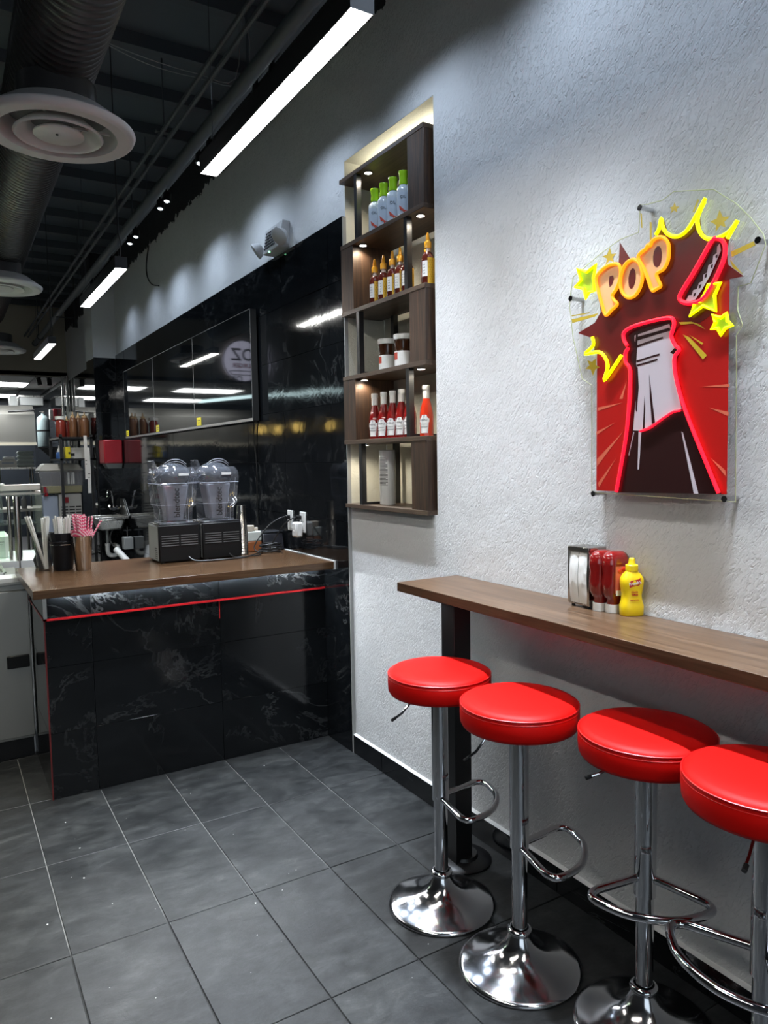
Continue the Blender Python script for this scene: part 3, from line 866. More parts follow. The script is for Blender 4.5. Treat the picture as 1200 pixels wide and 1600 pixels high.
for y, lab in ((2.993, 'second green-capped oil bottle from the far post on the top niche shelf'), (2.912, 'third and middle green-capped oil bottle on the top niche shelf'),
               (2.826, 'green-capped oil bottle with full label showing, second from the wooden panel'), (2.738, 'green-capped oil bottle partly hidden behind the near wooden panel')):
    dup(o1, (XO, y, LV[4]), label=lab)

M['honeyglass'] = mat('dark_honey_sauce', (.10, .018, .012), .12, coat=.5)
M['honeyprint'] = mat('yellow_honeycomb_print', (.62, .36, .02), .4)
M['honeybright'] = mat('bright_yellow_print', (.90, .50, .01), .4)
M['clearneck'] = mat('clear_neck', (.55, .45, .40), .15)
M['amber'] = mat('amber_dropper_cap', (.80, .38, .02), .3)
def honey_bottle(loc, label, bright=False, rz=0.0):
    t = thing('dropper_bottle', label, 'bottle', loc, rz, 'dropper bottles on the second niche shelf')
    obj('body', MB().lathe([(0, 0), (.026, 0), (.0285, .004), (.0285, .100), (.0265, .118), (.020, .134), (.0125, .142), (0, .142)], 28), M['ketchup_bright'] if bright else M['honeyglass'], t, angle=50)
    obj('neck', MB().cyl(0, 0, .140, .160, .0105, n=16), M['clearneck'], t)
    obj('cap', MB().lathe([(0, .156), (.0145, .156), (.0150, .160), (.0150, .180), (.0135, .184), (.0085, .187), (.0070, .205), (.0050, .218), (.0030, .222), (0, .222)], 20), M['amber'], t, angle=35)
    l = obj('label', arc_label(.0290, .006, .112, VC+.75, .75), M['honeybright'] if bright else M['honeyprint'], t)
    obj('label', arc_label(.0290, .036, .100, VC-.48, .47), M['paper'] if not bright else M['honeybright'], t)
    b = MB()
    for i in range(4):
        for j in range(10):
            q = VC+.22+.34*i+.17*(j % 2)
            b.add([((.0293)*math.cos(q+dq), .0293*math.sin(q+dq), .013+.0098*j+dz) for dq, dz in ((-.035, 0), (0, -.0024), (.035, 0), (0, .0024))], [(0, 1, 2, 3)])
    h = obj('honeycomb_dots', b, M['honeyglass'], l, smooth=False)
    h['kind'] = 'stuff'
    b = MB()
    q = VC-.5
    for k in range(4):
        b.add([(.0293*math.cos(q+dq), .0293*math.sin(q+dq), .046+.012*k+dz) for dq, dz in ((-.25, 0), (.10, 0), (.10, .005), (-.25, .005))], [(0, 1, 2, 3)])
    obj('printed_lines', b, M['oillabel'] if bright else M['ink'], l, smooth=False)
    return t
XH = 1.840
h1 = honey_bottle((XH, 3.085, LV[3]), 'dropper-capped sauce bottle beside the far brown panel, first of its row')
for y, lab in ((3.005, 'second dropper-capped sauce bottle from the far brown panel'), (2.925, 'third dropper-capped sauce bottle from the far brown panel'),
               (2.860, 'fourth dropper-capped sauce bottle, just left of the one behind the post'), (2.800, 'dropper-capped sauce bottle mostly hidden behind the black post')):
    dup(h1, (XH, y, LV[3]), label=lab)
dup(h1, (1.828, 2.622, LV[3]), label='dropper-capped sauce bottle standing alone at near end, cut by the wall edge')
honey_bottle((1.890, 2.715, LV[3]), 'bright yellow and red dropper bottle right of the black post', True)

M['cocoa'] = mat('cocoa_spread', (.045, .016, .007), .15, coat=.5)
def jar(loc, label):
    t = thing('spread_jar', label, 'jar', loc, 0, 'chocolate spread jars on the third niche shelf')
    obj('body', MB().lathe([(0, 0), (.038, 0), (.0405, .004), (.0405, .072), (.0385, .088), (.0410, .108), (.0425, .120), (.0420, .134), (0, .134)], 32), M['cocoa'], t, angle=50)
    obj('lid', MB().lathe([(0, .132), (.0445, .132), (.0450, .135), (.0450, .154), (.0435, .156), (0, .156)], 32), M['whiteplastic'], t, angle=40)
    l = obj('label', arc_label(.0411, .004, .078, VC, 1.5, 16), M['paper'], t)
    obj('red_print', arc_label(.0414, .040, .072, VC-.95, .35, 6), M['rooster'], l)
    b = MB()
    for k in range(3):
        q = VC+.25
        b.add([(.0414*math.cos(q+dq), .0414*math.sin(q+dq), .040+.008*k+dz) for dq, dz in ((-.3, 0), (.3, 0), (.3, .0025), (-.3, .0025))], [(0, 1, 2, 3)])
    obj('printed_lines', b, M['labelgrey'], l, smooth=False)
    return t
j1 = jar((1.872, 3.035, LV[2]), 'white-lidded chocolate spread jar, the far one on the third niche shelf')
dup(j1, (1.866, 2.885, LV[2]), label='white-lidded chocolate spread jar in the middle of the third niche shelf')
dup(j1, (1.880, 2.745, LV[2]), label='white-lidded chocolate spread jar nearly hidden behind the near wood panel')

def glass_ketchup(loc, label, bright=False):
    t = thing('ketchup_bottle', label, 'bottle', loc, 0, 'glass ketchup bottles on the fourth niche shelf')
    obj('body', MB().lathe([(0, 0), (.028, 0), (.0300, .003), (.0300, .085), (.0285, .105), (.0220, .135), (.0165, .158), (.0140, .172), (0, .172)], 10), M['ketchup_bright'] if bright else M['ketchup'], t, angle=20)
    obj('neck_band', MB().lathe([(.0150, .163), (.0150, .200), (.0140, .203), (0, .203)], 20), M['paper'], t, angle=40)
    obj('cap', MB().lathe([(0, .200), (.0160, .200), (.0165, .203), (.0165, .218), (.0155, .221), (0, .221)], 20), M['whiteplastic'], t, angle=40)
    LQ = VC-.28
    l = obj('label', shaped_label([(.014, .0308, .016), (.060, .0308, .0205), (.062, .0308, .0235), (.076, .0308, .0235), (.080, .0308, .015), (.092, .0303, .010)], LQ), M['paper'], t)
    obj('label_border', MB().tube([(.0311*math.cos(LQ+u/.0308), .0311*math.sin(LQ+u/.0308), v) for u, v in [(-.013, .018), (.013, .018), (.017, .058), (-.017, .058)]], .0005, 4, True), M['ink'], l)
    q = LQ; d = Vector((math.cos(q), math.sin(q), 0)); x = Vector((math.sin(q), -math.cos(q), 0))
    if x.dot(Vector((0, -1, 0))) < 0: x = -x
    text('lettering', 'HEINZ', .0115, M['ink'], l, x, (0, 0, 1), d, d*.0316+Vector((0, 0, .070)))
    text('lettering', 'TOMATO', .006, M['ink'], l, x, (0, 0, 1), d, d*.0316+Vector((0, 0, .052)))
    text('lettering', 'KETCHUP', .007, M['ink'], l, x, (0, 0, 1), d, d*.0316+Vector((0, 0, .040)))
    text('lettering', '57', .010, M['ink'], l, x, (0, 0, 1), d, d*.0316+Vector((0, 0, .085)))
    return t
XK = 1.836
g1 = glass_ketchup((XK, 3.100, LV[1]), 'glass ketchup bottle beside the far panel, first of the row of five')
for y, lab in ((3.016, 'second glass ketchup bottle from the far brown panel'), (2.935, 'third glass ketchup bottle from the far panel, middle of five'),
               (2.860, 'fourth glass ketchup bottle from the far brown panel'), (2.790, 'glass ketchup bottle touching the black post, fifth of the row')):
    dup(g1, (XK, y, LV[1]), label=lab)
glass_ketchup((XK+.004, 2.665, LV[1]), 'brighter red glass ketchup bottle standing alone right of the black post', True)

t = thing('canister', 'tall white canister with printed lines, leaning slightly on the bottom niche shelf', 'canister', (1.865, 3.040, LV[0]+.003))
obj('tube', MB().lathe([(0, 0), (.0375, 0), (.0385, .003), (.0385, .258), (.0375, .262), (0, .262)], 36), M['whiteplastic'], t, angle=40)
b = MB()
for k in range(22):
    z = .225-.0062*k; q = VC-.45
    hw = .62 if k % 4 else .50
    b.lathe([(.0388, z), (.0388, z+.0028)], 8, (0, 0, 0), q-.62, q-.62+hw*2)
obj('printed_lines', b, M['ink'], t, smooth=False)
t.rotation_euler = (.03, -.025, 0)
t.location.z += .001

# ================================================================== NEON SIGN
t = thing('neon_sign', 'clear acrylic neon sign of a popping bottle reading POP on stucco wall', 'neon sign', (1.762, 1.40, 1.42))
SX = 1.762
def pl(pts, x0, x1): return MB().prism([(a/1000, c/1000) for a, c in pts], lambda u, v, q: (q, u, v), x0, x1)
def pls(L, x0, x1):
    b = MB()
    for p in L: b.prism([(a/1000, c/1000) for a, c in p], lambda u, v, q: (q, u, v), x0, x1)
    return b
M['s_red'] = mat('print_red', (.42, .010, .008), .3)
M['s_burst'] = mat('print_maroon', (.115, .007, .006), .3)
M['s_dark'] = mat('print_black', (.022, .006, .006), .3)
M['s_grey'] = mat('print_pale_grey', (.50, .46, .50), .4)
M['s_pale'] = mat('print_salmon', (.60, .13, .07), .4)
M['s_gold'] = mat('print_gold', (.50, .36, .02), .4)
M['s_lime'] = mat('print_lime', (.42, .55, .02), .4)
M['s_cream'] = mat('print_cream_orange', (.85, .48, .22), .4)
ac = objw('acrylic_panel', pl(S_acrylic, SX, SX+.005), M['clear'], t, smooth=False)
objw('acrylic_edge', MB().tube([(SX+.0025, a/1000, c/1000) for a, c in S_acrylic], .0013, 5, True), mat('acrylic_cut_edge', (.62, .66, .38), .25), t)
objw('red_print', pl(S_redpanel, SX-.0010, SX-.0002), M['s_red'], t, smooth=False)
for q in S_PALE: objw('pale_ray', pl(q, SX-.0016, SX-.0011), M['s_pale'], t, smooth=False)
objw('burst_print', pl(S_burst, SX-.0024, SX-.0017), M['s_burst'], t, smooth=False)
for q in S_YRAYS: objw('gold_ray', pl(q, SX-.0030, SX-.0025), M['s_gold'], t, smooth=False)
for q in S_FAINTSTARS: objw('faint_star', pl(q, SX-.0030, SX-.0025), M['s_gold'], t, smooth=False)
objw('bottle_outline', pl(S_neckdark, SX-.0036, SX-.0031), M['s_dark'], t, smooth=False)
objw('bottle_neck_print', pl(S_neckgrey, SX-.0042, SX-.0037), M['s_grey'], t, smooth=False)
objw('bottle_body_print', pl(S_bottledark, SX-.0042, SX-.0037), M['s_dark'], t, smooth=False)
for q in S_LINES: objw('neck_line', pl(q, SX-.0048, SX-.0043), M['s_dark'], t, smooth=False)
for q in S_STREAKS: objw('bottle_highlight', pl(q, SX-.0048, SX-.0043), M['s_grey'], t, smooth=False)
for k, lab in (('starL', 'left star'), ('starR', 'right star'), ('starS', 'small right star')):
    objw('star_print', pl(S_TUBES[k], SX-.0054, SX-.0050), M['s_lime'], t, smooth=False)
for k in ('P1', 'O', 'P2'):
    objw('letter_print', pl(S_TUBES[k], SX-.0054, SX-.0050), M['s_cream'], t, smooth=False)
for q in S_HOLES: objw('letter_hole', pl(q, SX-.0060, SX-.0055), M['s_burst'], t, smooth=False)
objw('cap_print', pl(S_CAPIN, SX-.0054, SX-.0050), M['s_dark'], t, smooth=False)
objw('cap_teeth_print', pl(S_TEETH, SX-.0060, SX-.0055), M['s_grey'], t, smooth=False)
for q in S_CUTS: objw('cap_notch', pl(q, SX-.0066, SX-.0061), M['s_dark'], t, smooth=False)
NY = mat('neon_yellow', (.42, .50, .0), .4, emit=(.80, 1.0, .0), es=2.2)
NO = mat('neon_orange', (.55, .16, .0), .4, emit=(1.0, .34, .008), es=1.3)
NR = mat('neon_red', (.45, .0, .008), .4, emit=(1.0, .006, .022), es=2.4)
def neon(name, key, m, r, closed, sm=True):
    P = [(SX-.0105, a/1000, c/1000) for a, c in S_TUBES[key]]
    return objw(name, MB().tube(smooth_path(P, closed, 4) if sm else P, r, 8, closed), m, t)
for k in ('y1', 'y2', 'y3'): neon('yellow_tube', k, NY, .0052, False, True)
for k in ('starL', 'starR', 'starS'): neon('yellow_star_tube', k, NY, .0048, True, False)
for k in ('P1', 'O', 'P2'): neon('orange_letter_tube', k, NO, .0052, True, True)
for k in ('cap', ): neon('red_cap_tube', k, NR, .0058, True)
for k in ('r_left', 'r_neck', 'r_wave'): neon('red_bottle_tube', k, NR, .0052 if k != 'r_wave' else .0036, False)
for a, c in S_STAND:
    b = MB().lathe([(0, 0), (.0085, 0), (.0085, .005), (.0075, .006), (.0065, .007), (.0065, .062), (0, .062)], 16)
    b.xf(frame((0, 0, 1), (0, 1, 0), (1, 0, 0), (SX-.006, a/1000, c/1000)))
    objw('standoff', b, M['chrome'], t)

# ================================================================== LINEAR PENDANTS, TRACK, DUCT
def pendant(y, L, label, x=.955, z=2.65, lens='led'):
    t = thing('linear_pendant_lamp', label, 'lamp', (x, y, z), 0, 'linear pendant lamps')
    b = MB()
    b.box(-.034, -.031, -L/2, L/2, 0, .065).box(.031, .034, -L/2, L/2, 0, .065).box(-.034, .034, -L/2, L/2, .062, .066)
    b.box(-.034, .034, -L/2-.003, -L/2, 0, .066).box(-.034, .034, L/2, L/2+.003, 0, .066)
    obj('housing', b, M['blackmetal'], t)
    obj('diffuser', MB().box(-.0305, .0305, -L/2+.001, L/2-.001, .001, .010), M[lens], t)
    for yy in (-L/2+.06, L/2-.06):
        w_ = obj('suspension_wire', MB().tube([(0, yy, .066), (0, yy, ZC-z-.001)], .0012, 5), M['blackmetal'], t)
        obj('wire_gripper', MB().cyl(0, yy, .066, .086, .005, .003, 8), M['blackmetal'], w_)
    c = obj('power_cord', MB().tube(smooth_path([(.01, -L/2+.08, .066), (.012, -L/2+.05, .16), (.004, -L/2+.062, .32), (.002, -L/2+.06, ZC-z-.001)]), .003, 6), M['cable'], t)
    return t
p1 = pendant(2.242, 1.20, 'long glowing linear pendant lamp right above the bar, nearest to the ceiling corner')
dup(p1, (.955, 5.02, 2.65), label='glowing linear pendant lamp in front of the wall screens, middle of the row')
dup(p1, (.965, 8.05, 2.65), label='smallest glowing linear pendant lamp, far end of the row near the kitchen')
dup(p1, (.955, -.55, 2.65), label='linear pendant lamp nearest the storefront window, end of the row')
q = pendant(1.2, 1.6, 'linear pendant lamp over the aisle, nearer the storefront', -.36, 2.65, 'led_wide')
dup(q, (-.36, 4.9, 2.65), label='linear pendant lamp over the display case')

# suspended black pipe with the conduits beside it
PX, PZ = 1.350, 3.35
t = thing('suspended_pipe', 'long black suspended pipe running below the dark ceiling along the wall', 'pipe', (PX, 5, PZ))
objw('pipe', MB().tube([(PX, -.5, PZ), (PX, 12.30, PZ)], .034, 16), M['joist'], t)
for y0, y1, r_ in ((11.6, 11.7, .045), (12.22, 12.31, .042)):
    objw('pipe_coupling', MB().tube([(PX, y0, PZ), (PX, y1, PZ)], r_, 16), M['joist'], t)
for yy in (1.0, 3.4, 5.8, 8.2, 10.3, 11.8):
    objw('hanger_rod', MB().tube([(PX, yy, PZ+.03), (PX, yy, ZC-.002)], .006, 6), M['joist'], t)
t = thing('conduit_run', 'pair of thin black conduits beside the suspended pipe', 'conduit', (1.27, 5, 3.46))
for xx, zz in ((1.275, 3.46), (1.225, 3.47)):
    objw('conduit', MB().tube([(xx, 1.0, zz), (xx, 12.4, zz)], .013, 8), M['joist'], t)
for yy in (1.5, 4.5, 7.5, 10.5): objw('strut', MB().box(1.20, 1.30, yy-.02, yy+.02, 3.484, 3.495).box(1.246, 1.254, yy-.004, yy+.004, 3.495, ZC-.001), M['joist'], t)
t = thing('track_rail', 'thin black lighting track next to the suspended pipe', 'track', (1.44, 4.5, 3.40))
objw('rail', MB().box(1.424, 1.456, -.3, 9.0, 3.410, 3.430), M['blackmetal'], t)
for yy in (0.5, 2.9, 5.7, 8.6): objw('hanger_rod', MB().tube([(1.44, yy, 3.43), (1.44, yy, ZC-.002)], .003, 6), M['joist'], t)
SPOTS = [3.31, 3.52, 4.25, 4.45, 5.19, 5.36, 6.11, 6.32, 7.04, 8.00, 2.46, 2.66, 1.61, 1.80, .76, .95, -.05]
M['spotlens'] = glow('spot_lens', (.82, .93, 1.0), 9)
sp0 = None
ORD = 'first second third fourth fifth sixth seventh eighth ninth tenth'.split()
for k, yy in enumerate(SPOTS):
    lab = (ORD[k]+' small black track spotlight with glowing lens, counted from the bar lamp inward') if k < 10 else \
          ('small black track spotlight '+('above the niche, near one', 'above the niche, far one', 'above the neon sign, near one', 'above the neon sign, far one', 'above the nearest stool', 'above the third stool', 'closest to the storefront')[k-10])
    if sp0 is None:
        sp0 = thing('track_spotlight', lab, 'spotlight', (1.44, yy, 3.410), 0, 'track spotlights')
        d = Vector((-.10, 0, -1)).normalized()
        x = d.cross(Vector((0, 1, 0))).normalized(); y = d.cross(x)
        F = frame(x, y, d, (.004, 0, -.058))
        obj('stem', MB().box(-.006, .006, -.006, .006, -.04, 0), M['blackmetal'], sp0)
        obj('can', MB().lathe([(0, -.035), (.024, -.035), (.027, -.03), (.027, .022), (.0180, .022), (.0175, .012), (0, .012)], 20).xf(F), M['blackmetal'], sp0)
        obj('lens', MB().lathe([(0, .030), (.010, .029), (.0165, .024), (.0165, .012), (0, .012)], 18).xf(F), M['spotlens'], sp0)
    else:
        dup(sp0, (1.44, yy, 3.410), label=lab)
    q = Vector((-.10, 0.0, -1)).to_track_quat('-Z', 'Y').to_euler()
    light('track_spot_beam', 'SPOT', (1.455, yy, 3.30), SPOT_W, (.80, .89, 1.0), q, spot_size=1.06, spot_blend=1.0, shadow_soft_size=.02)
    light('track_spot_spill', 'SPOT', (1.455, yy, 3.30), SPOT_W*.045, (.66, .80, 1.0), (0, 0, 0), spot_size=2.5, spot_blend=.8, shadow_soft_size=.02)

# warm spots and rail added out of view to brighten the left floor
for yy, lab in ((1.75, 'added warm fill spotlight over the aisle, nearer the storefront'), (3.35, 'added warm fill spotlight over the aisle in front of the prep refrigerator')):
    dup(sp0, (-.22, yy, 3.410), label=lab)
    light('added_aisle_beam', 'SPOT', (-.215, yy, 3.30), AISLE_FILL_W, (1.0, .97, .82), (0, 0, 0), spot_size=.95, spot_blend=1.0, shadow_soft_size=.02)
t = thing('track_rail', 'added thin black track carrying the aisle fill spots', 'track', (-.22, 2.5, 3.40))
objw('rail', MB().box(-.236, -.204, .8, 4.6, 3.410, 3.430), M['blackmetal'], t)
for yy in (1.0, 4.4): objw('hanger_rod', MB().tube([(-.22, yy, 3.43), (-.22, yy, ZC-.002)], .003, 6), M['joist'], t)

# spiral duct with its helical seams
def duct_mesh(L, r, pitch=.042, n=40):
    b = MB(); P = int(L/pitch); vs = []; rows = 0
    for i in range(P):
        for f, dr in ((0, 0), (.80, 0), (.86, .0035), (.94, .0035)):
            for k in range(n+1):
                a = -PI/2+2*PI*k/n+PI
                vs.append(((r+dr)*math.cos(a), (i+f+k/n)*pitch, (r+dr)*math.sin(a)))
            rows += 1
    fs = [(j*(n+1)+k, j*(n+1)+k+1, (j+1)*(n+1)+k+1, (j+1)*(n+1)+k) for j in range(rows-1) for k in range(n)]
    b.add(vs, fs)
    b.lathe([(0, 0), (r, 0)], n).v
    return b
t = thing('air_duct', 'large black spiral air duct hanging under the dark ceiling', 'duct', (.440, 0.2, 3.12), -.010)
b = MB(); P = 200; pitch = .042; n = 40; r = .155; vs = []; rows = 0
for i in range(P):
    for f, dr in ((0, 0), (.80, 0), (.86, .0035), (.94, .0035)):
        for k in range(n+1):
            a = PI/2+2*PI*k/n
            vs.append(((r+dr)*math.cos(a), (i+f+k/n)*pitch, (r+dr)*math.sin(a)))
        rows += 1
b.add(vs, [(j*(n+1)+k, j*(n+1)+k+1, (j+1)*(n+1)+k+1, (j+1)*(n+1)+k) for j in range(rows-1) for k in range(n)])
obj('spiral_tube', b, M['duct'], t, angle=60)
DL = P*pitch
cap = MB()
cap.add([(r*math.cos(2*PI*k/n), DL, r*math.sin(2*PI*k/n)) for k in range(n)], [tuple(range(n))])
obj('end_cap', cap, M['duct'], t, smooth=False)
for yy in (1.5, 4.4, 7.2):
    obj('hanger_strap', MB().box(-.166, -.161, yy, yy+.03, 0, ZC-3.12-.001).box(.161, .166, yy, yy+.03, 0, ZC-3.12-.001), M['duct'], t)
def diffuser(x, y, label, z=2.80):
    t = thing('air_diffuser', label, 'diffuser', (x, y, z), 0, 'round ceiling air diffusers')
    R = .315
    obj('outer_cone', MB().lathe([(R-.020, .000), (R-.008, .003), (R, .012), (R+.006, .026), (R+.004, .032), (R-.01, .040), (.215, .105), (.205, .100), (.222, .060), (.235, .016), (.243, .004), (R-.020, 0)], 64), M['diff'], t, angle=50)
    obj('collar', MB().lathe([(.165, .095), (.165, .215), (.155, .22), (.155, .1)], 40), M['duct'], t)
    obj('middle_cone', MB().lathe([(.178, -.004), (.184, .002), (.182, .008), (.120, .060), (.112, .058), (.135, .030), (.165, .004), (.172, -.003), (.178, -.004)], 56), M['diff'], t, angle=50)
    obj('inner_disc', MB().lathe([(0, .000), (.098, .000), (.104, .004), (.103, .010), (.06, .035), (0, .04)], 48), M['diff'], t, angle=50)
    obj('throat', MB().lathe([(0, .09), (.205, .09), (.205, .094), (0, .094)], 40), mat('diffuser_throat', (.10, .10, .10), .5), t)
    b = MB()
    for k in range(3):
        a = 2*PI*k/3
        b.box(.06, .215, -.004, .004, .045, .055)
        b.v[-8:] = [(x_*math.cos(a)-y_*math.sin(a), x_*math.sin(a)+y_*math.cos(a), z_) for x_, y_, z_ in b.v[-8:]]
    obj('bracket', b, M['diff'], t)
    obj('screw', MB().cyl(-.01, -.02, -.004, .001, .006, n=10), M['black'], t)
    return t
d1 = diffuser(.465, 3.13, 'round white ceiling air diffuser nearest the camera under the spiral duct')
d1.scale = (.875, .875, .875)
dup(d1, (.450, 6.0, 2.80), label='round white ceiling air diffuser further back at the end of the spiral duct')
dup(d1, (.65, 9.3, 2.80), label='far faint round ceiling air diffuser cut by the left photo edge')
t = thing('ceiling_wires', 'two loose thin grey wires strung between duct and pipe under ceiling', 'wire', (1.1, 3.85, 3.5))
objw('wire', MB().tube(smooth_path([(.78, 3.85, 3.58), (1.0, 3.85, 3.55), (1.25, 3.86, 3.545), (1.46, 3.86, 3.57), (1.50, 3.86, ZC)]), .0022, 5), M['greyplastic'], t)
objw('wire', MB().tube(smooth_path([(.78, 3.86, 3.58), (1.0, 3.87, 3.535), (1.25, 3.87, 3.53), (1.52, 3.87, 3.57), (1.55, 3.87, ZC)]), .0022, 5), M['greyplastic'], t)
t = thing('loose_cable', 'thin black cable curling out of the top of the stucco wall', 'cable', (1.80, 7.0, 3.2))
objw('cable', MB().tube(smooth_path([(1.81, 7.18, 3.58), (1.795, 7.24, 3.42), (1.795, 7.22, 3.30), (1.797, 7.08, 3.20), (1.805, 6.86, 3.14)]), .006, 6), M['cable'], t)

# ================================================================== WALL SCREENS
def screen(y0, label):
    t = thing('menu_screen', label, 'screen', (1.752, y0, 1.80), 0, 'wall mounted menu screens')
    W_, H_ = 1.236, .706
    b = MB()
    b.box(-.010, .030, 0, W_, 0, .004).box(-.010, .030, 0, .004, 0, H_).box(-.010, .030, W_-.004, W_, 0, H_).box(-.010, .030, 0, W_, H_-.004, H_)
    b.box(.024, .030, .004, W_-.004, .004, H_-.004)
    obj('casing', b, M['bezel'], t, smooth=False)
    obj('bottom_bezel', MB().box(-.0125, -.0005, .001, W_-.001, .0005, .018), M['bezelgrey'], t, smooth=False)
    obj('screen_glass', MB().box(-.0115, -.006, .005, W_-.005, .019, H_-.005), M['screen'], t, smooth=False)
    obj('side_bezel', MB().box(-.0122, -.010, 0, .004, 0, H_).box(-.0122, -.010, W_-.004, W_, 0, H_).box(-.0122, -.010, 0, W_, H_-.004, H_), M['bezeledge'], t, smooth=False)
    obj('wall_bracket', MB().box(.030, .043, .3, .9, .2, .5), M['blackmetal'], t, smooth=False)
    return t
s1 = screen(4.470, 'big dark wall screen nearest the niche, reflecting a round burger sign')
dup(s1, (1.752, 5.708, 1.80), label='middle dark wall screen, between two yellow stickers')
dup(s1, (1.752, 6.946, 1.80), label='far dark wall screen above the red towel dispenser')
for yy, lab in ((5.60, 'small yellow sticker at bottom corner of the nearest wall screen'), (6.84, 'small yellow sticker at bottom corner of the middle wall screen'), (8.08, 'small yellow sticker at bottom corner of the far wall screen')):
    k = thing('sticker', lab, 'sticker', (1.740, yy, 1.821), 0, 'yellow screen stickers')
    obj('sheet', MB().box(-.0012, -.0002, -.055, .055, 0, .060), M['yellow'], k, smooth=False)
    obj('printed_lines', MB().box(-.0016, -.0012, -.035, .035, .036, .041).box(-.0016, -.0012, -.03, .02, .018, .022), M['ink'], k, smooth=False)
t = thing('screen_cable', 'thin black cable hanging below the nearest wall screen', 'cable', (1.785, 4.55, 1.5))
objw('cable', MB().tube(smooth_path([(1.780, 4.56, 1.80), (1.786, 4.575, 1.66), (1.787, 4.55, 1.5), (1.787, 4.56, 1.25), (1.787, 4.555, 1.12)]), .004, 6), M['cable'], t)

# emergency light above the tiles
t = thing('emergency_light', 'white twin-head emergency light on the stucco above the black tiles', 'emergency light', (1.80, 4.11, 2.84))
M['emplastic'] = mat('emergency_light_plastic', (.50, .50, .50), .4)
objw('case', MB().hexa([(1.741, 4.00, 2.775), (1.812, 4.00, 2.775), (1.812, 4.235, 2.775), (1.741, 4.235, 2.775)], [(1.765, 3.985, 2.925), (1.812, 3.985, 2.925), (1.812, 4.245, 2.925), (1.765, 4.245, 2.925)]), M['emplastic'], t, bevel=.006)
b = MB()
for i in range(6):
    for j in range(8):
        b.sphere((1.739+.0035*i*.9, 4.045+.021*j, 2.80+.018*i), .0085, 6, 4, (.7, 1, 1))
objw('prismatic_lens', b, M['chrome'], t)['kind'] = 'stuff'
for yy, a in ((4.305, .5), (3.955, -.5)):
    h = MB().lathe([(0, -.04), (.030, -.035), (.048, .0), (.050, .012), (.044, .016), (0, .016)], 24)
    d = Vector((-.75, a*.7, -.55)).normalized(); x = d.cross(Vector((0, 0, 1))).normalized(); y = d.cross(x)
    hd = objw('lamp_head', h.xf(frame(x, y, d, (1.735, yy, 2.82))), M['emplastic'], t)
objw('status_light', MB().sphere((1.745, 4.14, 2.776), .006, 8, 6), glow('green_status_led', (.3, 1, .5), 3), t)

# ================================================================== SERVICE COUNTER
CX0, CX1, CY, CZ = .375, XT-.001, 3.605, .960
t = thing('service_counter', 'service counter clad in black marble tiles with red edge trim', 'counter', (1.08, 3.9, 0))
objw('carcass', MB().box(CX0+.012, CX1, CY+.012, 4.29, 0, CZ), M['wallgrout'], t, smooth=False)
CZJ = [0, .310, .618, .834]
CXJ = [CX0, .577, 1.192, CX1]
def ctile(parent, me, R, loc, jit):
    o = put_tile(parent, me, R, (loc[0]-root_loc(parent).x, loc[1]-root_loc(parent).y, loc[2]-root_loc(parent).z), jit)
for a in range(3):
    for c in range(3):
        x0, x1, z0, z1 = CXJ[a], CXJ[a+1], CZJ[c], CZJ[c+1]
        ctile(t, wall_tile('c', x1-x0, z1-z0, M['tile_slate']), FY, ((x0+x1)/2, CY+.012, (z0+z1)/2), .0012)
    ctile(t, wall_tile('c', CXJ[a+1]-CXJ[a], CZ-.846, M['tile_slate']), FY, ((CXJ[a]+CXJ[a+1])/2, CY+.012, (.846+CZ)/2), .0012)
SYJ = [CY+.003, 4.0, 4.29]
for a in range(2):
    for c in range(3):
        ctile(t, wall_tile('cs', SYJ[a+1]-SYJ[a], CZJ[c+1]-CZJ[c], M['tile_far']), FX, (CX0+.012, (SYJ[a]+SYJ[a+1])/2, (CZJ[c]+CZJ[c+1])/2), .0006)
    ctile(t, wall_tile('cs', SYJ[a+1]-SYJ[a], CZ-.846, M['tile_far']), FX, (CX0+.012, (SYJ[a]+SYJ[a+1])/2, (.846+CZ)/2), .0006)
objw('red_trim', MB().box(CX0-.003, CX1, CY-.003, CY+.012, .835, .845).box(CX0-.003, CX0+.012, CY-.003, 4.29, .835, .845), M['redtrim'], t, smooth=False)
objw('corner_trim', MB().box(CX0-.002, CX0+.004, CY-.002, CY+.004, 0, .834), mat('dark_red_edge_trim', (.12, .012, .012), .4), t, smooth=False)
objw('steel_corner_strip', MB().box(CX0-.002, CX0+.014, CY-.002, CY+.004, .846, CZ), M['steel'], t, smooth=False)
objw('joint_trim', MB().box(1.190, 1.194, CY-.0012, CY+.003, .745, .834), M['redtrim'], t, smooth=False)
t = thing('worktop', 'walnut worktop lying on the black tiled service counter', 'worktop', (1.05, 3.9, CZ))
objw('slab', MB().box(.322, 1.784, 3.470, 4.300, CZ+.001, 1.000), M['worktop'], t, bevel=.0015)
objw('caulk_bead', MB().box(1.784, 1.794, 3.468, 4.300, CZ-.002, 1.004), M['bead'], t, smooth=False)
objw('led_strip', MB().box(.42, 1.74, 3.586, 3.596, CZ-.006, CZ), glow('under_counter_led', (.88, .95, 1.0), 150.0), t, smooth=False)

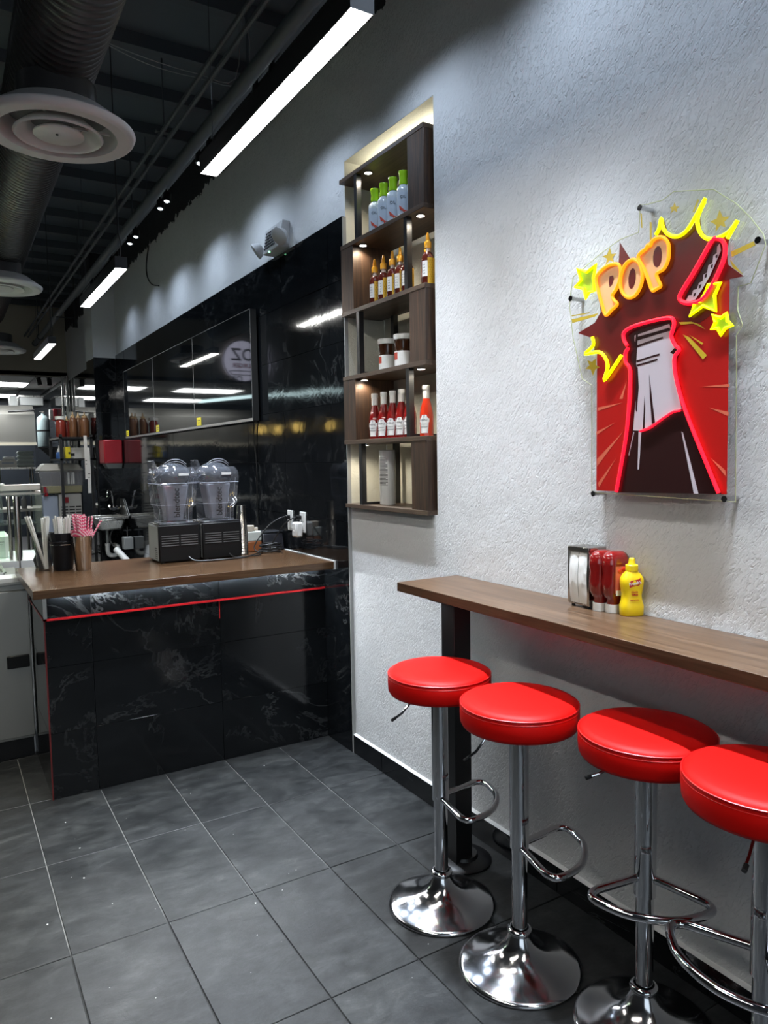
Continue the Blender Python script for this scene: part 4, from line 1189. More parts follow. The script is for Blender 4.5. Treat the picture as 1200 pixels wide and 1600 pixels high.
# ================================================================== THINGS ON THE SERVICE COUNTER
TZ = 1.0005
M['vent'] = mat('dark_grey_louvre', (.12, .12, .12), .4)
def blender_unit(loc, label):
    t = thing('blender', label, 'blender', loc, 0, 'countertop blenders')
    # base with rounded corners; the vents face -y
    obj('base', MB().box(-.113, .113, -.012, .215, .006, .205), M['blackplastic'], t, bevel=.006)
    obj('side_plate', MB().box(-.1145, -.113, .004, .200, .014, .198), M['greyplastic'], t)
    for sx in (-1, 1):
        b = MB()
        for k in range(5):
            b.box(sx*.052-.046, sx*.052+.046, -.0145, -.0125, .092+.013*k, .0965+.013*k)
        obj('vent_louvre', b, M['vent'], t, smooth=False)['kind'] = 'stuff'
    b = MB()
    for k in range(6): b.box(-.1156, -.1140, .02, .070, .022+.011*k, .027+.011*k)
    obj('side_vent', b, M['black'], t, smooth=False)['kind'] = 'stuff'
    for x in (-.09, .09):
        for y in (.01, .19): obj('foot', MB().cyl(x, y, 0, .007, .012, n=12), M['black'], t)
    obj('gasket', MB().box(-.108, .108, -.006, .205, .205, .213), M['darkplastic'], t, bevel=.003)
    # clear enclosure: thin shell, flaring to a domed lid
    def ring(w, y0, y1, z, n=7, r=.03):
        pts = []
        for cx, cy, a0 in ((w-r, y0+r, -PI/2), (w-r, y1-r, 0), (-w+r, y1-r, PI/2), (-w+r, y0+r, PI)):
            for k in range(n):
                a = a0+PI/2*k/(n-1)
                pts.append((cx+r*math.cos(a), cy+r*math.sin(a), z))
        return pts
    lev = [(.088, .012, .190, .213), (.090, .010, .192, .290), (.104, -.002, .202, .310), (.112, -.010, .206, .420), (.116, -.014, .208, .455), (.112, -.008, .205, .490), (.098, .010, .195, .515)]
    vs = []; n = 28
    for L_ in lev: vs += ring(*L_)
    fs = [(i*n+k, i*n+(k+1) % n, (i+1)*n+(k+1) % n, (i+1)*n+k) for i in range(len(lev)-1) for k in range(n)]
    obj('enclosure', MB().add(vs, fs), M['clearblue'], t, angle=60)
    # thin rims that catch light on the shell
    b = MB()
    b.tube(ring(.1045, -.0025, .2025, .312), .0009, 5, True).tube(ring(.113, -.011, .207, .428), .0016, 5, True).tube(ring(.089, .011, .191, .216), .001, 5, True)
    for L_ in (0, 7): b.tube([vs[i*n+L_] for i in range(5)], .0009, 5)
    obj('enclosure_rim', b, mat('clear_plastic_edge', (.36, .38, .44), .15), t)
    obj('dome_lid', MB().sphere((0, .098, .470), .098, 28, 14, (1.03, 1.0, .72)), mat('smoked_lid', (.05, .055, .065), .08, 0, coat=.6), t)
    b = MB()
    for dz in (0, .012): b.tube(smooth_path([(-.062, .03, .520+dz), (-.035, .02, .540+dz), (0, .017, .547+dz), (.035, .02, .540+dz), (.062, .03, .520+dz)]), .0022, 5)
    obj('lid_ridge', b, M['clearjar'], t)
    obj('badge', MB().box(.005, .060, -.018, -.012, .470, .484), M['whiteplastic'], t)
    # ears of the lid that stick up at the left
    obj('lid_ear', MB().hexa([(-.118, .02, .45), (-.085, .02, .48), (-.085, .15, .48), (-.118, .15, .45)], [(-.122, .03, .552), (-.112, .03, .556), (-.112, .14, .556), (-.122, .14, .552)]), M['clearblue'], t, bevel=.003)
    # blending jar inside
    j = obj('jar', MB().hexa([(-.045, .05, .216), (.045, .05, .216), (.045, .14, .216), (-.045, .14, .216)], [(-.072, .022, .425), (.072, .022, .425), (.072, .168, .425), (-.072, .168, .425)]), M['clearjar'], t, bevel=.012)
    me = text_mesh('brand_lettering', 'blendtec', .046, M['ink'], bold=.0012)
    me.transform(frame((0, 0, 1), (-1, 0, 0), (0, -1, 0), (-.002, .012, .322)))
    obj('brand_lettering', me, M['ink'], j)
    obj('drive_socket', MB().box(-.055, .055, .04, .15, .213, .222), M['blackplastic'], t, bevel=.003)
    return t
b1 = blender_unit((1.106, 3.985, TZ), 'black countertop blender with clear dome, the left one by the straw cups')
dup(b1, (1.345, 3.985, TZ), label='black countertop blender with clear dome, the right one by the steel cups')

M['cupblack'] = mat('black_tumbler', (.010, .011, .014), .4, spec=.25)
M['straw'] = mat('white_paper_straw', (.72, .70, .64), .6)
def straw(b, base, tip, r=.0032): b.tube([base, tip], r, 7)
rr = random.Random(11)
t = thing('tumbler', 'black tumbler packed with white paper straws on the worktop', 'tumbler', (.530, 4.085, TZ))
obj('cup', MB().lathe([(0, 0), (.045, 0), (.047, .004), (.0605, .145), (.0625, .148), (.061, .151), (.057, .146), (.044, .008), (0, .008)], 36), M['cupblack'], t, angle=40)
obj('silver_ring', MB().lathe([(.0600, .131), (.0612, .131), (.0615, .135), (.0603, .135)], 36), M['chrome'], t)
obj('inner_sleeve', MB().lathe([(.056, .146), (.063, .175), (.064, .192), (.061, .192), (.054, .147)], 14), M['cupblack'], t, angle=20)
def straws(parent_label, cup, cats, n, base_r, fan, h, m, seed, cx=0, cy=0, z0=.012, group='paper straws', name='paper_straw', tint=None):
    """every straw is a thing of its own standing in the cup"""
    rr = random.Random(seed); first = None
    L = root_loc(cup)
    for k in range(n):
        a = 2*PI*k/n+rr.uniform(-.3, .3); rad = base_r*math.sqrt(rr.uniform(.1, 1))
        tip = Vector((cx+fan*rad/base_r*math.cos(a), cy+fan*rad/base_r*math.sin(a)*.8, h+rr.uniform(-.012, .012)))
        base = Vector((cx+rad*.55*math.cos(a), cy+rad*.55*math.sin(a), z0))
        s = thing(name, parent_label, 'straw', tuple(L+base), 0, group)
        d = tip-base
        obj('tube', MB().lathe([(.0034, 0), (.0050, 0), (.0050, d.length), (.0034, d.length), (.0034, 0)], 8), m, s)
        s.rotation_euler = d.to_track_quat('Z', 'Y').to_euler()
straws('white paper straw standing in the black tumbler', t, None, 17, .040, .052, .272, M['straw'], 5, group='white straws in the black tumbler')
t = thing('tumbler', 'second black tumbler standing behind the white wrapped straw bundle', 'tumbler', (.452, 4.225, TZ))
obj('cup', MB().lathe([(0, 0), (.038, 0), (.050, .045), (.036, .075), (.046, .120), (.052, .185), (.049, .185), (.042, .12), (.03, .08), (0, .01)], 28), M['cupblack'], t, angle=40)
t = thing('straw_holder', 'clear plastic holder with bundles of wrapped white straws leaning out', 'holder', (.442, 4.120, TZ))
obj('cup', MB().lathe([(0, 0), (.030, 0), (.042, .165), (.041, .165), (.0285, .005), (0, .005)], 24), M['clear'], t, angle=40)
for k in range(18):
    base = Vector((.012+rr.uniform(-.008, .008), rr.uniform(-.012, .012), .007))
    if k < 9: tip = Vector((-.066+rr.uniform(-.012, .014), rr.uniform(-.018, .018), .275+rr.uniform(-.008, .012)))
    else: tip = Vector((.020+rr.uniform(-.020, .016), rr.uniform(-.014, .014), .272+rr.uniform(-.004, .006)))
    s = thing('wrapped_straw', 'wrapped white straw leaning out of the clear holder', 'straw', tuple(Vector((.442, 4.120, TZ))+base), 0, 'wrapped straws in the clear holder')
    d = tip-base
    obj('wrapper', MB().box(-.0056, .0056, -.003, .003, 0, d.length), M['straw'], s, bevel=.0012)
    s.rotation_euler = d.to_track_quat('Z', 'Y').to_euler()
# pink straws in the steel shaker
M['pink'] = mat('pink_pattern_straw', (.80, .10, .22), .5)
g = NT(M['pink'])
wv = g.new('ShaderNodeTexWave', wave_type='BANDS', bands_direction='DIAGONAL')
wv.inputs['Scale'].default_value = 38; wv.inputs['Distortion'].default_value = 1.5
g.link(g.coords(rnd=True), wv.inputs['Vector'])
g.color(g.ramp(wv.outputs['Fac'], [(.52, (.72, .055, .16)), (.60, (.80, .62, .62))]))
t = thing('steel_cup', 'tall steel shaker cup full of pink patterned straws', 'cup', (.615, 4.010, TZ))
obj('cup', MB().lathe([(0, 0), (.035, 0), (.037, .004), (.0495, .172), (.051, .175), (.0495, .178), (.0475, .172), (.034, .008), (0, .008)], 36), M['polsteel'], t, angle=40)
straws('pink patterned straw standing in the steel shaker cup', t, None, 26, .032, .056, .280, M['pink'], 9, group='pink straws in the steel cup', name='pink_straw')
s = thing('pink_straw', 'single pink straw leaning far out to the right of the steel cup', 'straw', (.640, 4.0, TZ+.13))
d = Vector((.070, .0, .120))
obj('tube', MB().lathe([(.0030, 0), (.0046, 0), (.0046, d.length), (.0030, d.length), (.0030, 0)], 8), M['pink'], s)
s.rotation_euler = d.to_track_quat('Z', 'Y').to_euler()
b = MB().lathe([(.0500, .176), (.0530, .178), (.0555, .205), (.0540, .205)], 28)
obj('paper_band', b, M['pink'], t)

# stack of steel cups: each nested cup is its own thing
first = None
for k in range(8):
    lab = ('bottom', 'second lowest', 'third lowest', 'fourth lowest', 'fourth highest', 'third highest', 'second highest', 'topmost, fully visible')[k]+' upside-down steel cup of the tall stack beside the right blender'
    z = TZ+.0165*k
    if first is None:
        first = thing('steel_cup', lab, 'cup', (1.500, 4.085, z), 0, 'stacked steel cups')
        obj('cup', MB().lathe([(.0345, 0), (.036, .001), (.036, .006), (.0345, .008), (.025, .160), (.0235, .170), (0, .170), (0, .167), (.022, .167), (.033, .006), (.0345, 0)], 32), M['polsteel'], first, angle=40)
    else: dup(first, (1.500, 4.085, z), label=lab)
t = thing('sauce_container', 'white-capped plastic container with orange sauce behind the steel cups', 'container', (1.595, 4.18, TZ))
obj('body', MB().box(-.052, .052, -.035, .035, 0, .062), mat('orange_sauce', (.30, .10, .035), .3), t, bevel=.006)
obj('upper_body', MB().box(-.052, .052, -.035, .035, .062, .122), mat('frosted_container', (.55, .58, .54), .4), t, bevel=.006)
obj('cap', MB().cyl(-.015, 0, .122, .156, .032, n=24).cyl(.03, 0, .122, .142, .012, n=14), mat('cream_cap', (.60, .52, .42), .5), t, bevel=.002)
t = thing('black_box', 'low black plastic box against the tiles behind the cables', 'box', (1.715, 4.20, TZ))
obj('body', MB().hexa([(-.065, -.08, 0), (.072, -.08, 0), (.072, .08, 0), (-.065, .08, 0)], [(-.065, -.06, .105), (.072, -.05, .105), (.072, .08, .105), (-.065, .08, .105)]), M['darkplastic'], t, bevel=.008)
obj('lid', MB().box(-.068, .074, -.055, .082, .105, .113), M['cupblack'], t, bevel=.002)

# wall sockets, plugs and cables
def outlet(y, label):
    t = thing('wall_socket', label, 'socket', (XT, y, 1.185), 0, 'wall sockets')
    obj('plate', MB().box(-.007, -.0005, -.037, .037, -.060, .060), M['whiteplastic'], t, bevel=.003)
    obj('socket_face', MB().box(-.0085, -.007, -.018, .018, -.045, -.005).box(-.0085, -.007, -.018, .018, .005, .045), M['whiteplastic'], t, bevel=.001)
    return t
o1 = outlet(4.040, 'white wall socket on the black tiles, the far one with a black plug')
dup(o1, (XT, 3.865, 1.185), label='white wall socket on the black tiles holding the white adapter')
t = thing('power_adapter', 'rounded white power adapter plugged into the nearer wall socket', 'adapter', (XT-.010, 3.882, 1.150))
obj('body', MB().box(-.045, 0, -.034, .034, -.052, .038), M['whiteplastic'], t, bevel=.012)
obj('prong_holes', MB().box(-.0458, -.0450, -.012, -.008, -.005, .008).box(-.0458, -.0450, .008, .012, -.005, .008).sphere((-.0452, 0, -.015), .004, 8, 6), M['labelgrey'], t, smooth=False)
def cable(label, pts, plug):
    t = thing('power_cable', label, 'cable', pts[0])
    c = objw('cord', MB().tube(smooth_path(pts, False, 6), .0038, 7), M['cable'], t)
    if plug:
        p = Vector(pts[0])
        objw('plug', MB().box(p.x-.028, p.x, p.y-.011, p.y+.014, p.z-.012, p.z+.012), M['blackplastic'], t, bevel=.004)
    return t
cable('black power cable from the far wall socket drooping to the worktop', [(1.786, 4.040, 1.205), (1.74, 4.045, 1.205), (1.66, 4.06, 1.16), (1.575, 4.075, 1.05), (1.585, 4.06, 1.012), (1.66, 4.04, 1.006), (1.70, 4.10, 1.006), (1.62, 4.11, 1.012), (1.58, 4.03, 1.007), (1.56, 3.955, 1.006), (1.47, 3.925, 1.006), (1.40, 3.940, 1.008), (1.375, 3.955, 1.03)], True)
cable('black power cable from the near wall socket coiling on the worktop', [(1.786, 3.880, 1.212), (1.75, 3.90, 1.210), (1.71, 3.95, 1.17), (1.665, 4.01, 1.07), (1.655, 4.03, 1.02), (1.70, 4.03, 1.014), (1.72, 4.06, 1.018), (1.67, 4.09, 1.02), (1.60, 4.07, 1.022), (1.60, 4.02, 1.016), (1.67, 4.0, 1.016), (1.71, 4.02, 1.024), (1.66, 4.06, 1.028), (1.58, 4.0, 1.016), (1.535, 3.955, 1.014), (1.44, 3.905, 1.006), (1.30, 3.90, 1.006), (1.18, 3.925, 1.007), (1.145, 3.955, 1.03)], True)
t = thing('cable_coil', 'tangled coil of black cable on the worktop below the sockets', 'cable', (1.66, 4.04, TZ))
for k in range(5):
    q = [(.062*math.cos(a+k)*(1+.12*math.sin(3*a+k)), .040*math.sin(a+k), .012+.010*k+.004*math.sin(2*a)) for a in [2*PI*i/24 for i in range(24)]]
    obj('loop', MB().tube(q, .0036, 6, True), M['cable'], t)

# ================================================================== LEFT: PREP TABLE, DISPLAY CASE
t = thing('prep_refrigerator', 'stainless steel prep-table refrigerator with black door handle left of counter', 'refrigerator', (-.35, 4.6, 0))
objw('body', MB().box(-1.30, .368, 4.235, 4.95, .10, .925), M['steelx'], t, bevel=.003)
objw('plinth', MB().box(-1.28, .365, 4.25, 4.93, .0, .10), M['black'], t)
for x0, x1 in ((-1.29, -.48), (-.47, .368)):
    dr = objw('door', MB().box(x0, x1, 4.195, 4.233, .125, .895), M['steelx'], t, bevel=.003)
    objw('door_handle', MB().box(x1-.115, x1-.010, 4.178, 4.196, .495, .560), M['blackplastic'], dr, bevel=.004)
objw('prep_rail', MB().box(-1.30, .345, 4.20, 4.34, .925, .965), M['whiteplastic'], t, bevel=.004)
objw('rail_lip', MB().box(-1.30, .345, 4.192, 4.20, .930, .942), M['steelx'], t)
for xx in (-1.2, .25):
    objw('leg', MB().cyl(xx, 4.28, 0, .1, .018, n=12), M['black'], t)
cols = [('shredded white cabbage', (.70, .72, .60)), ('pale sliced onions', (.75, .70, .66)), ('green lettuce', (.38, .52, .10)), ('chopped pickles', (.40, .44, .14))]
for k, (nm, c) in enumerate(cols):
    x0 = .300-.225*(k+1)
    pnn = thing('food_pan', ('steel food pan with %s in the prep rail, ' % nm)+('nearest the worktop', 'second from worktop', 'third from worktop', 'fourth from worktop')[k], 'food pan', (x0+.1, 4.60, .925), 0, 'food pans in the prep rail')
    b = MB()
    b.box(-.100, .100, -.24, -.236, .001, .05).box(-.100, .100, .236, .24, .001, .05).box(-.100, -.096, -.24, .24, .001, .05).box(.096, .100, -.24, .24, .001, .05).box(-.1, .1, -.24, .24, .001, .004)
    b.box(-.108, -.100, -.248, .248, .046, .052).box(.100, .108, -.248, .248, .046, .052).box(-.108, .108, -.248, -.240, .046, .052).box(-.108, .108, .240, .248, .046, .052)
    obj('pan', b, M['steel'], pnn, smooth=False)
    rq = random.Random(k); b = MB()
    for q in range(70):
        cx, cy = rq.uniform(-.082, .082), rq.uniform(-.21, .21)
        b.sphere((cx, cy, .030+rq.uniform(-.006, .012)), rq.uniform(.010, .018), 6, 4, (1, rq.uniform(.5, 1.6), .6))
    obj('filling', b, mat(nm.replace(' ', '_'), c, .6), pnn)['kind'] = 'stuff'

M['framesteel'] = mat('frame_steel', (.58, .52, .46), .38, .85)
t = thing('display_case', 'glass display case with stainless steel frame behind the prep table', 'display case', (-.35, 5.3, .9))
Yd0, Yd1, Xd1 = 4.99, 5.62, .605
b = MB().box(-1.4, Xd1, Yd1-.035, Yd1, 1.365, 1.410).box(Xd1-.042, Xd1, Yd1-.035, Yd1, .90, 1.365)
objw('rear_frame', b, M['framesteel'], t, bevel=.006)
b = MB().tube([(.402, Yd0+.02, .90), (.402, Yd0+.02, 1.352)], .020, 16)
objw('front_post', b, M['polsteel'], t)
objw('front_post', MB().tube([(.362, Yd0+.06, .90), (.362, Yd0+.06, 1.352)], .011, 12), M['polsteel'], t)
objw('top_glass', MB().box(-1.4, .55, Yd0, Yd1-.036, 1.353, 1.361), M['glass'], t, smooth=False)
objw('front_glass', MB().box(-1.4, .33, Yd0+.055, Yd0+.061, .965, 1.352), M['glass'], t, smooth=False)
objw('side_glass', MB().box(.545, .551, Yd0+.06, Yd1-.036, .965, 1.352), M['glass'], t, smooth=False)
objw('cabinet', MB().box(-1.4, .595, Yd0, Yd1, 0, .90), M['steelx'], t)
objw('deck', MB().box(-1.4, .59, Yd0+.001, Yd1-.036, .901, .955), M['whiteplastic'], t)
objw('glass_shelf', MB().box(-1.4, .53, Yd0+.16, Yd1-.05, 1.165, 1.172), M['glass'], t, smooth=False)
objw('case_light', MB().box(-1.35, .30, Yd0+.10, Yd0+.13, 1.335, 1.350), glow('display_case_tube', (.93, 1.0, .80), 30), t, smooth=False)
for k, (x, y, lab) in enumerate(((.30, 5.25, 'white takeaway box with printed lines inside the display case'),)):
    q = thing('takeaway_box', lab, 'box', (x, y, .956))
    obj('box', MB().hexa([(-.055, -.05, 0), (.055, -.05, 0), (.055, .05, 0), (-.055, .05, 0)], [(-.068, -.06, .135), (.068, -.06, .135), (.068, .06, .135), (-.068, .06, .135)]), M['paper'], q, bevel=.003)
    obj('lid_flap', MB().hexa([(-.068, -.061, .136), (.068, -.061, .136), (.068, .061, .136), (-.068, .061, .136)], [(-.045, -.02, .165), (.045, -.02, .165), (.045, .02, .165), (-.045, .02, .165)]), M['paper'], q)
    obj('printed_lines', MB().box(-.035, .035, -.0615, -.060, .100, .106).box(-.025, .025, -.0605, -.058, .085, .089), M['labelgrey'], q, smooth=False)
q = thing('tray', 'white tray lying on the glass shelf of the display case', 'tray', (.12, 5.40, 1.173))
obj('tray', MB().box(-.16, .16, -.10, .10, 0, .006).box(-.16, -.152, -.10, .10, .006, .03).box(.152, .16, -.1, .1, .006, .03).box(-.152, .152, .092, .1, .006, .03).box(-.152, .152, -.1, -.092, .006, .03), M['whiteplastic'], q, smooth=False)
q = thing('lettuce_head', 'pale green lettuce lying in the lit display case', 'lettuce', (.16, 5.12, .956))
b = MB(); rq = random.Random(4)
for k in range(26):
    a = rq.uniform(0, 2*PI); p = rq.uniform(-.2, 1.2)
    b.sphere((.045*math.cos(a)*math.cos(p), .04*math.sin(a)*math.cos(p), .035+.028*math.sin(p)), rq.uniform(.018, .028), 7, 5, (1, .8, .45))
obj('leaves', b, mat('lettuce_green', (.55, .68, .16), .5), q)
for k, (x, y, z, sx, sy, lab) in enumerate(((.10, 5.45, 1.411, .14, .09, 'stack of white paper sheets on the display case top, lower one'),)):
    pass
q = thing('menu_pad', 'white menu pad lying on the display case frame', 'pad', (.20, 5.50, 1.411))
obj('cover', MB().box(-.20, .17, -.09, .11, 0, .009), M['paper'], q, bevel=.001)
obj('pages', MB().box(-.24, .09, -.08, .10, .0092, .020), M['whiteplastic'], q, bevel=.001)
q = thing('squeeze_bottle', 'small white squeeze bottle nozzle standing on the menu pad', 'bottle', (.115, 5.51, 1.432))
obj('body', MB().lathe([(0, 0), (.022, 0), (.022, .014), (.010, .022), (.004, .040), (0, .041)], 16), M['whiteplastic'], q)

# ================================================================== KITCHEN BEHIND
# towel dispenser on the black wall return
t = thing('towel_dispenser', 'dark red paper towel dispenser with grey base on the black wall return', 'dispenser', (1.69, 8.71, 1.50))
objw('cover', MB().hexa([(1.590, 8.60, 1.535), (1.788, 8.60, 1.535), (1.788, 8.815, 1.535), (1.575, 8.815, 1.535)], [(1.590, 8.60, 1.800), (1.788, 8.60, 1.800), (1.788, 8.815, 1.800), (1.575, 8.815, 1.800)]), M['redplastic'], t, bevel=.012)
objw('base', MB().hexa([(1.635, 8.65, 1.480), (1.785, 8.65, 1.480), (1.785, 8.815, 1.480), (1.635, 8.815, 1.480)], [(1.600, 8.61, 1.534), (1.786, 8.61, 1.534), (1.786, 8.815, 1.534), (1.600, 8.815, 1.534)]), M['greyplastic'], t, bevel=.004)
# hand sink
t = thing('hand_sink', 'small steel hand sink with gooseneck tap under the red dispenser', 'sink', (1.61, 8.6, .93))
b = MB()
b.box(1.43, 1.785, 8.40, 8.43, .925, .950).box(1.43, 1.785, 8.79, 8.828, .925, .950).box(1.43, 1.46, 8.43, 8.79, .925, .950).box(1.755, 1.785, 8.43, 8.79, .925, .950)
objw('rim', b, M['steel'], t, bevel=.003)
objw('bowl', MB().hexa([(1.50, 8.47, .800), (1.72, 8.47, .800), (1.72, 8.75, .800), (1.50, 8.75, .800)], [(1.455, 8.425, .926), (1.760, 8.425, .926), (1.760, 8.795, .926), (1.455, 8.795, .926)]), M['steel'], t, bevel=.02)
objw('side_splash', MB().add([(1.784, 8.45, .951), (1.784, 8.826, .951), (1.784, 8.826, 1.13), (1.784, 8.66, 1.13), (1.790, 8.45, .951), (1.790, 8.826, .951), (1.790, 8.826, 1.13), (1.790, 8.66, 1.13)], [(0, 1, 2, 3), (7, 6, 5, 4), (0, 3, 7, 4), (3, 2, 6, 7), (0, 4, 5, 1), (1, 5, 6, 2)]), M['steel'], t, smooth=False)
tp = objw('tap', MB().tube(smooth_path([(1.695, 8.76, 1.02), (1.685, 8.74, 1.10), (1.675, 8.71, 1.19), (1.655, 8.68, 1.232), (1.625, 8.64, 1.236), (1.605, 8.61, 1.20), (1.603, 8.605, 1.165)]), .009, 10), M['chrome'], t)
objw('tap_base', MB().box(1.655, 1.755, 8.745, 8.79, 1.01, 1.03).tube([(1.66, 8.75, 1.02), (1.64, 8.71, 1.055)], .010, 8).tube([(1.75, 8.75, 1.02), (1.765, 8.71, 1.045)], .010, 8).box(1.69, 1.72, 8.77, 8.829, 1.00, 1.04), M['chrome'], t)
objw('drain_pipe', MB().tube([(1.585, 8.6, .80), (1.585, 8.6, .62)], .016, 10), M['greyplastic'], t)
objw('trap', MB().tube(smooth_path([(1.585, 8.6, .64), (1.583, 8.6, .56), (1.600, 8.6, .515), (1.650, 8.6, .505), (1.690, 8.6, .53), (1.695, 8.61, .58), (1.70, 8.65, .60), (1.70, 8.82, .60)]), .024, 12), M['whiteplastic'], t)
objw('trap_collar', MB().tube([(1.585, 8.6, .645), (1.585, 8.6, .62)], .029, 12).tube([(1.694, 8.606, .555), (1.696, 8.61, .585)], .029, 12), M['whiteplastic'], t)
objw('supply_hose', MB().tube(smooth_path([(1.67, 8.70, .80), (1.63, 8.68, .72), (1.64, 8.70, .64), (1.70, 8.78, .60), (1.70, 8.82, .59)]), .007, 7), M['greyplastic'], t)
t = thing('drain_pipe', 'thick white plastic pipe slanting down to the floor under the sink', 'pipe', (1.70, 8.3, .3))
objw('pipe', MB().tube([(1.62, 8.32, .60), (1.772, 7.92, .36), (1.772, 7.6, .20)], .034, 14), M['whiteplastic'], t)
t = thing('valve_box', 'grey valve box with small tap on the wall under the sink', 'valve box', (1.74, 8.3, .66))
objw('box', MB().box(1.690, 1.790, 8.25, 8.36, .60, .73), M['greyplastic'], t, bevel=.006)
objw('valve', MB().tube([(1.74, 8.30, .73), (1.74, 8.30, .80)], .010, 8).box(1.70, 1.78, 8.295, 8.305, .80, .812).tube([(1.74, 8.30, .80), (1.74, 8.30, .845)], .006, 8), M['chrome'], t)

# black rack with sauce bottles
RX0, RX1, RY0, RY1 = 1.19, 1.545, 9.0, 9.9
t = thing('storage_rack', 'black metal storage rack with bottles on top beside the black wall', 'rack', (1.37, 9.45, 0))
for xx, yy in ((RX0, RY0), (RX1-.03, RY0), (RX0, RY1-.03), (RX1-.03, RY1-.03)):
    objw('post', MB().box(xx, xx+.03, yy, yy+.03, 0, 1.872), M['blackmetal'], t)
for z in (1.845, 1.600, .50):
    b = MB().box(RX0, RX1, RY0, RY0+.022, z-.02, z).box(RX0, RX1, RY1-.022, RY1, z-.02, z).box(RX0, RX0+.022, RY0, RY1, z-.02, z).box(RX1-.022, RX1, RY0, RY1, z-.02, z)
    for k in range(12): b.box(RX0+.02, RX1-.02, RY0+.06+.07*k, RY0+.095+.07*k, z-.012, z-.004)
    objw('rack_shelf', b, M['blackmetal'], t, smooth=False)
def sauce(x, y, z, label, m, capm, h=.20, r=.040, pointed=True):
    q = thing('sauce_bottle', label, 'bottle', (x, y, z), 0, 'sauce bottles on the rack')
    obj('body', MB().lathe([(0, 0), (r*.95, 0), (r, .005), (r*.97, h*.45), (r, h*.80), (r*.85, h*.93), (r*.6, h), (0, h)], 18), m, q, angle=50)
    if pointed: obj('cap', MB().lathe([(r*.62, h*.98), (r*.60, h*1.08), (r*.25, h*1.13), (.005, h*1.30), (0, h*1.30)], 14), capm, q, angle=40)
    else: obj('cap', MB().cyl(0, 0, h*.99, h*1.16, r*1.02, n=18), capm, q)
M['sred'] = mat('red_sauce', (.22, .03, .02), .2)
M['sbrown'] = mat('brown_sauce', (.17, .075, .035), .25)
M['stan'] = mat('tan_cap', (.50, .34, .18), .4)
sauce(1.220, 9.08, 1.846, 'red sauce jar with white lid, leftmost on the black rack', M['sred'], M['whiteplastic'], .20, .055, False)
sauce(1.300, 9.18, 1.846, 'red sauce bottle with pointed tan nozzle on the rack', M['sred'], M['stan'], .19, .043)
sauce(1.350, 9.06, 1.846, 'brown sauce bottle with nozzle, right of the red bottle with tan nozzle', M['sbrown'], M['stan'], .22, .042)
sauce(1.420, 9.14, 1.846, 'brown sauce bottle in the middle of the brown three on the rack', M['sbrown'], M['stan'], .22, .040)
sauce(1.475, 9.06, 1.846, 'widest brown sauce bottle, third of the brown three', M['sbrown'], M['stan'], .22, .050)
sauce(1.510, 9.26, 1.846, 'short dark red bottle at the wall end of the rack', M['sred'], M['sred'], .20, .032, False)
q = thing('storage_box', 'long white box lying on the second rack shelf', 'box', (1.43, 9.30, 1.601))
obj('box', MB().box(-.11, .10, -.12, .16, 0, .125), M['paper'], q, bevel=.003)
obj('printed_mark', MB().box(-.10, -.06, -.1215, -.120, .03, .06).box(.055, .09, -.1215, -.120, .045, .075), M['ink'], q, smooth=False)
q = thing('storage_box', 'bright yellow carton on the second rack shelf', 'box', (1.285, 9.13, 1.601))
obj('box', MB().box(-.028, .028, -.05, .08, 0, .135), M['yellow'], q, bevel=.003)
obj('printed_mark', MB().box(.004, .024, -.0515, -.050, .05, .075), M['ink'], q, smooth=False)
q = thing('spray_bottle', 'small blue and white bottle at the left end of the second rack shelf', 'bottle', (1.212, 9.20, 1.601))
obj('body', MB().lathe([(0, 0), (.038, 0), (.038, .06), (.030, .075), (.020, .09), (0, .09)], 16), mat('blue_liquid', (.05, .14, .42), .2), q)
obj('upper_body', MB().lathe([(.029, .075), (.024, .10), (.012, .125), (.012, .15), (0, .15)], 16), M['whiteplastic'], q)
for xx, lab, z0, z1 in ((1.560, None, 0, 0),): pass
for k, (dx, z0, z1, lab) in enumerate(((.0, 1.36, 1.86, 'short white order strip hanging from the rack corner'), (.022, 1.20, 1.72, 'long white order strip hanging lowest from the rack corner'))):
    q = thing('order_strip', lab, 'paper strip', (1.462+dx, 8.985-.012*k, z0), 0, 'hanging order strips')
    obj('strip', MB().add([(-.018, 0, 0), (.018, .002, 0), (.020, -.004, (z1-z0)*.5), (-.016, -.006, (z1-z0)*.5), (.017, .006, z1-z0), (-.019, .004, z1-z0)] + [(-.018, .001, 0), (.018, .003, 0), (.020, -.003, (z1-z0)*.5), (-.016, -.005, (z1-z0)*.5), (.017, .007, z1-z0), (-.019, .005, z1-z0)],
        [(0, 1, 2, 3), (3, 2, 4, 5), (9, 8, 7, 6), (11, 10, 8, 9), (0, 6, 7, 1), (5, 4, 10, 11), (1, 7, 8, 2), (2, 8, 10, 4), (0, 3, 9, 6), (3, 5, 11, 9)]), M['paper'], q)
    obj('printed_lines', MB().box(-.010, .010, -.0072, -.0062, (z1-z0)*.42, (z1-z0)*.44).box(-.010, .006, -.0072, -.0062, (z1-z0)*.34, (z1-z0)*.355), M['ink'], q, smooth=False)

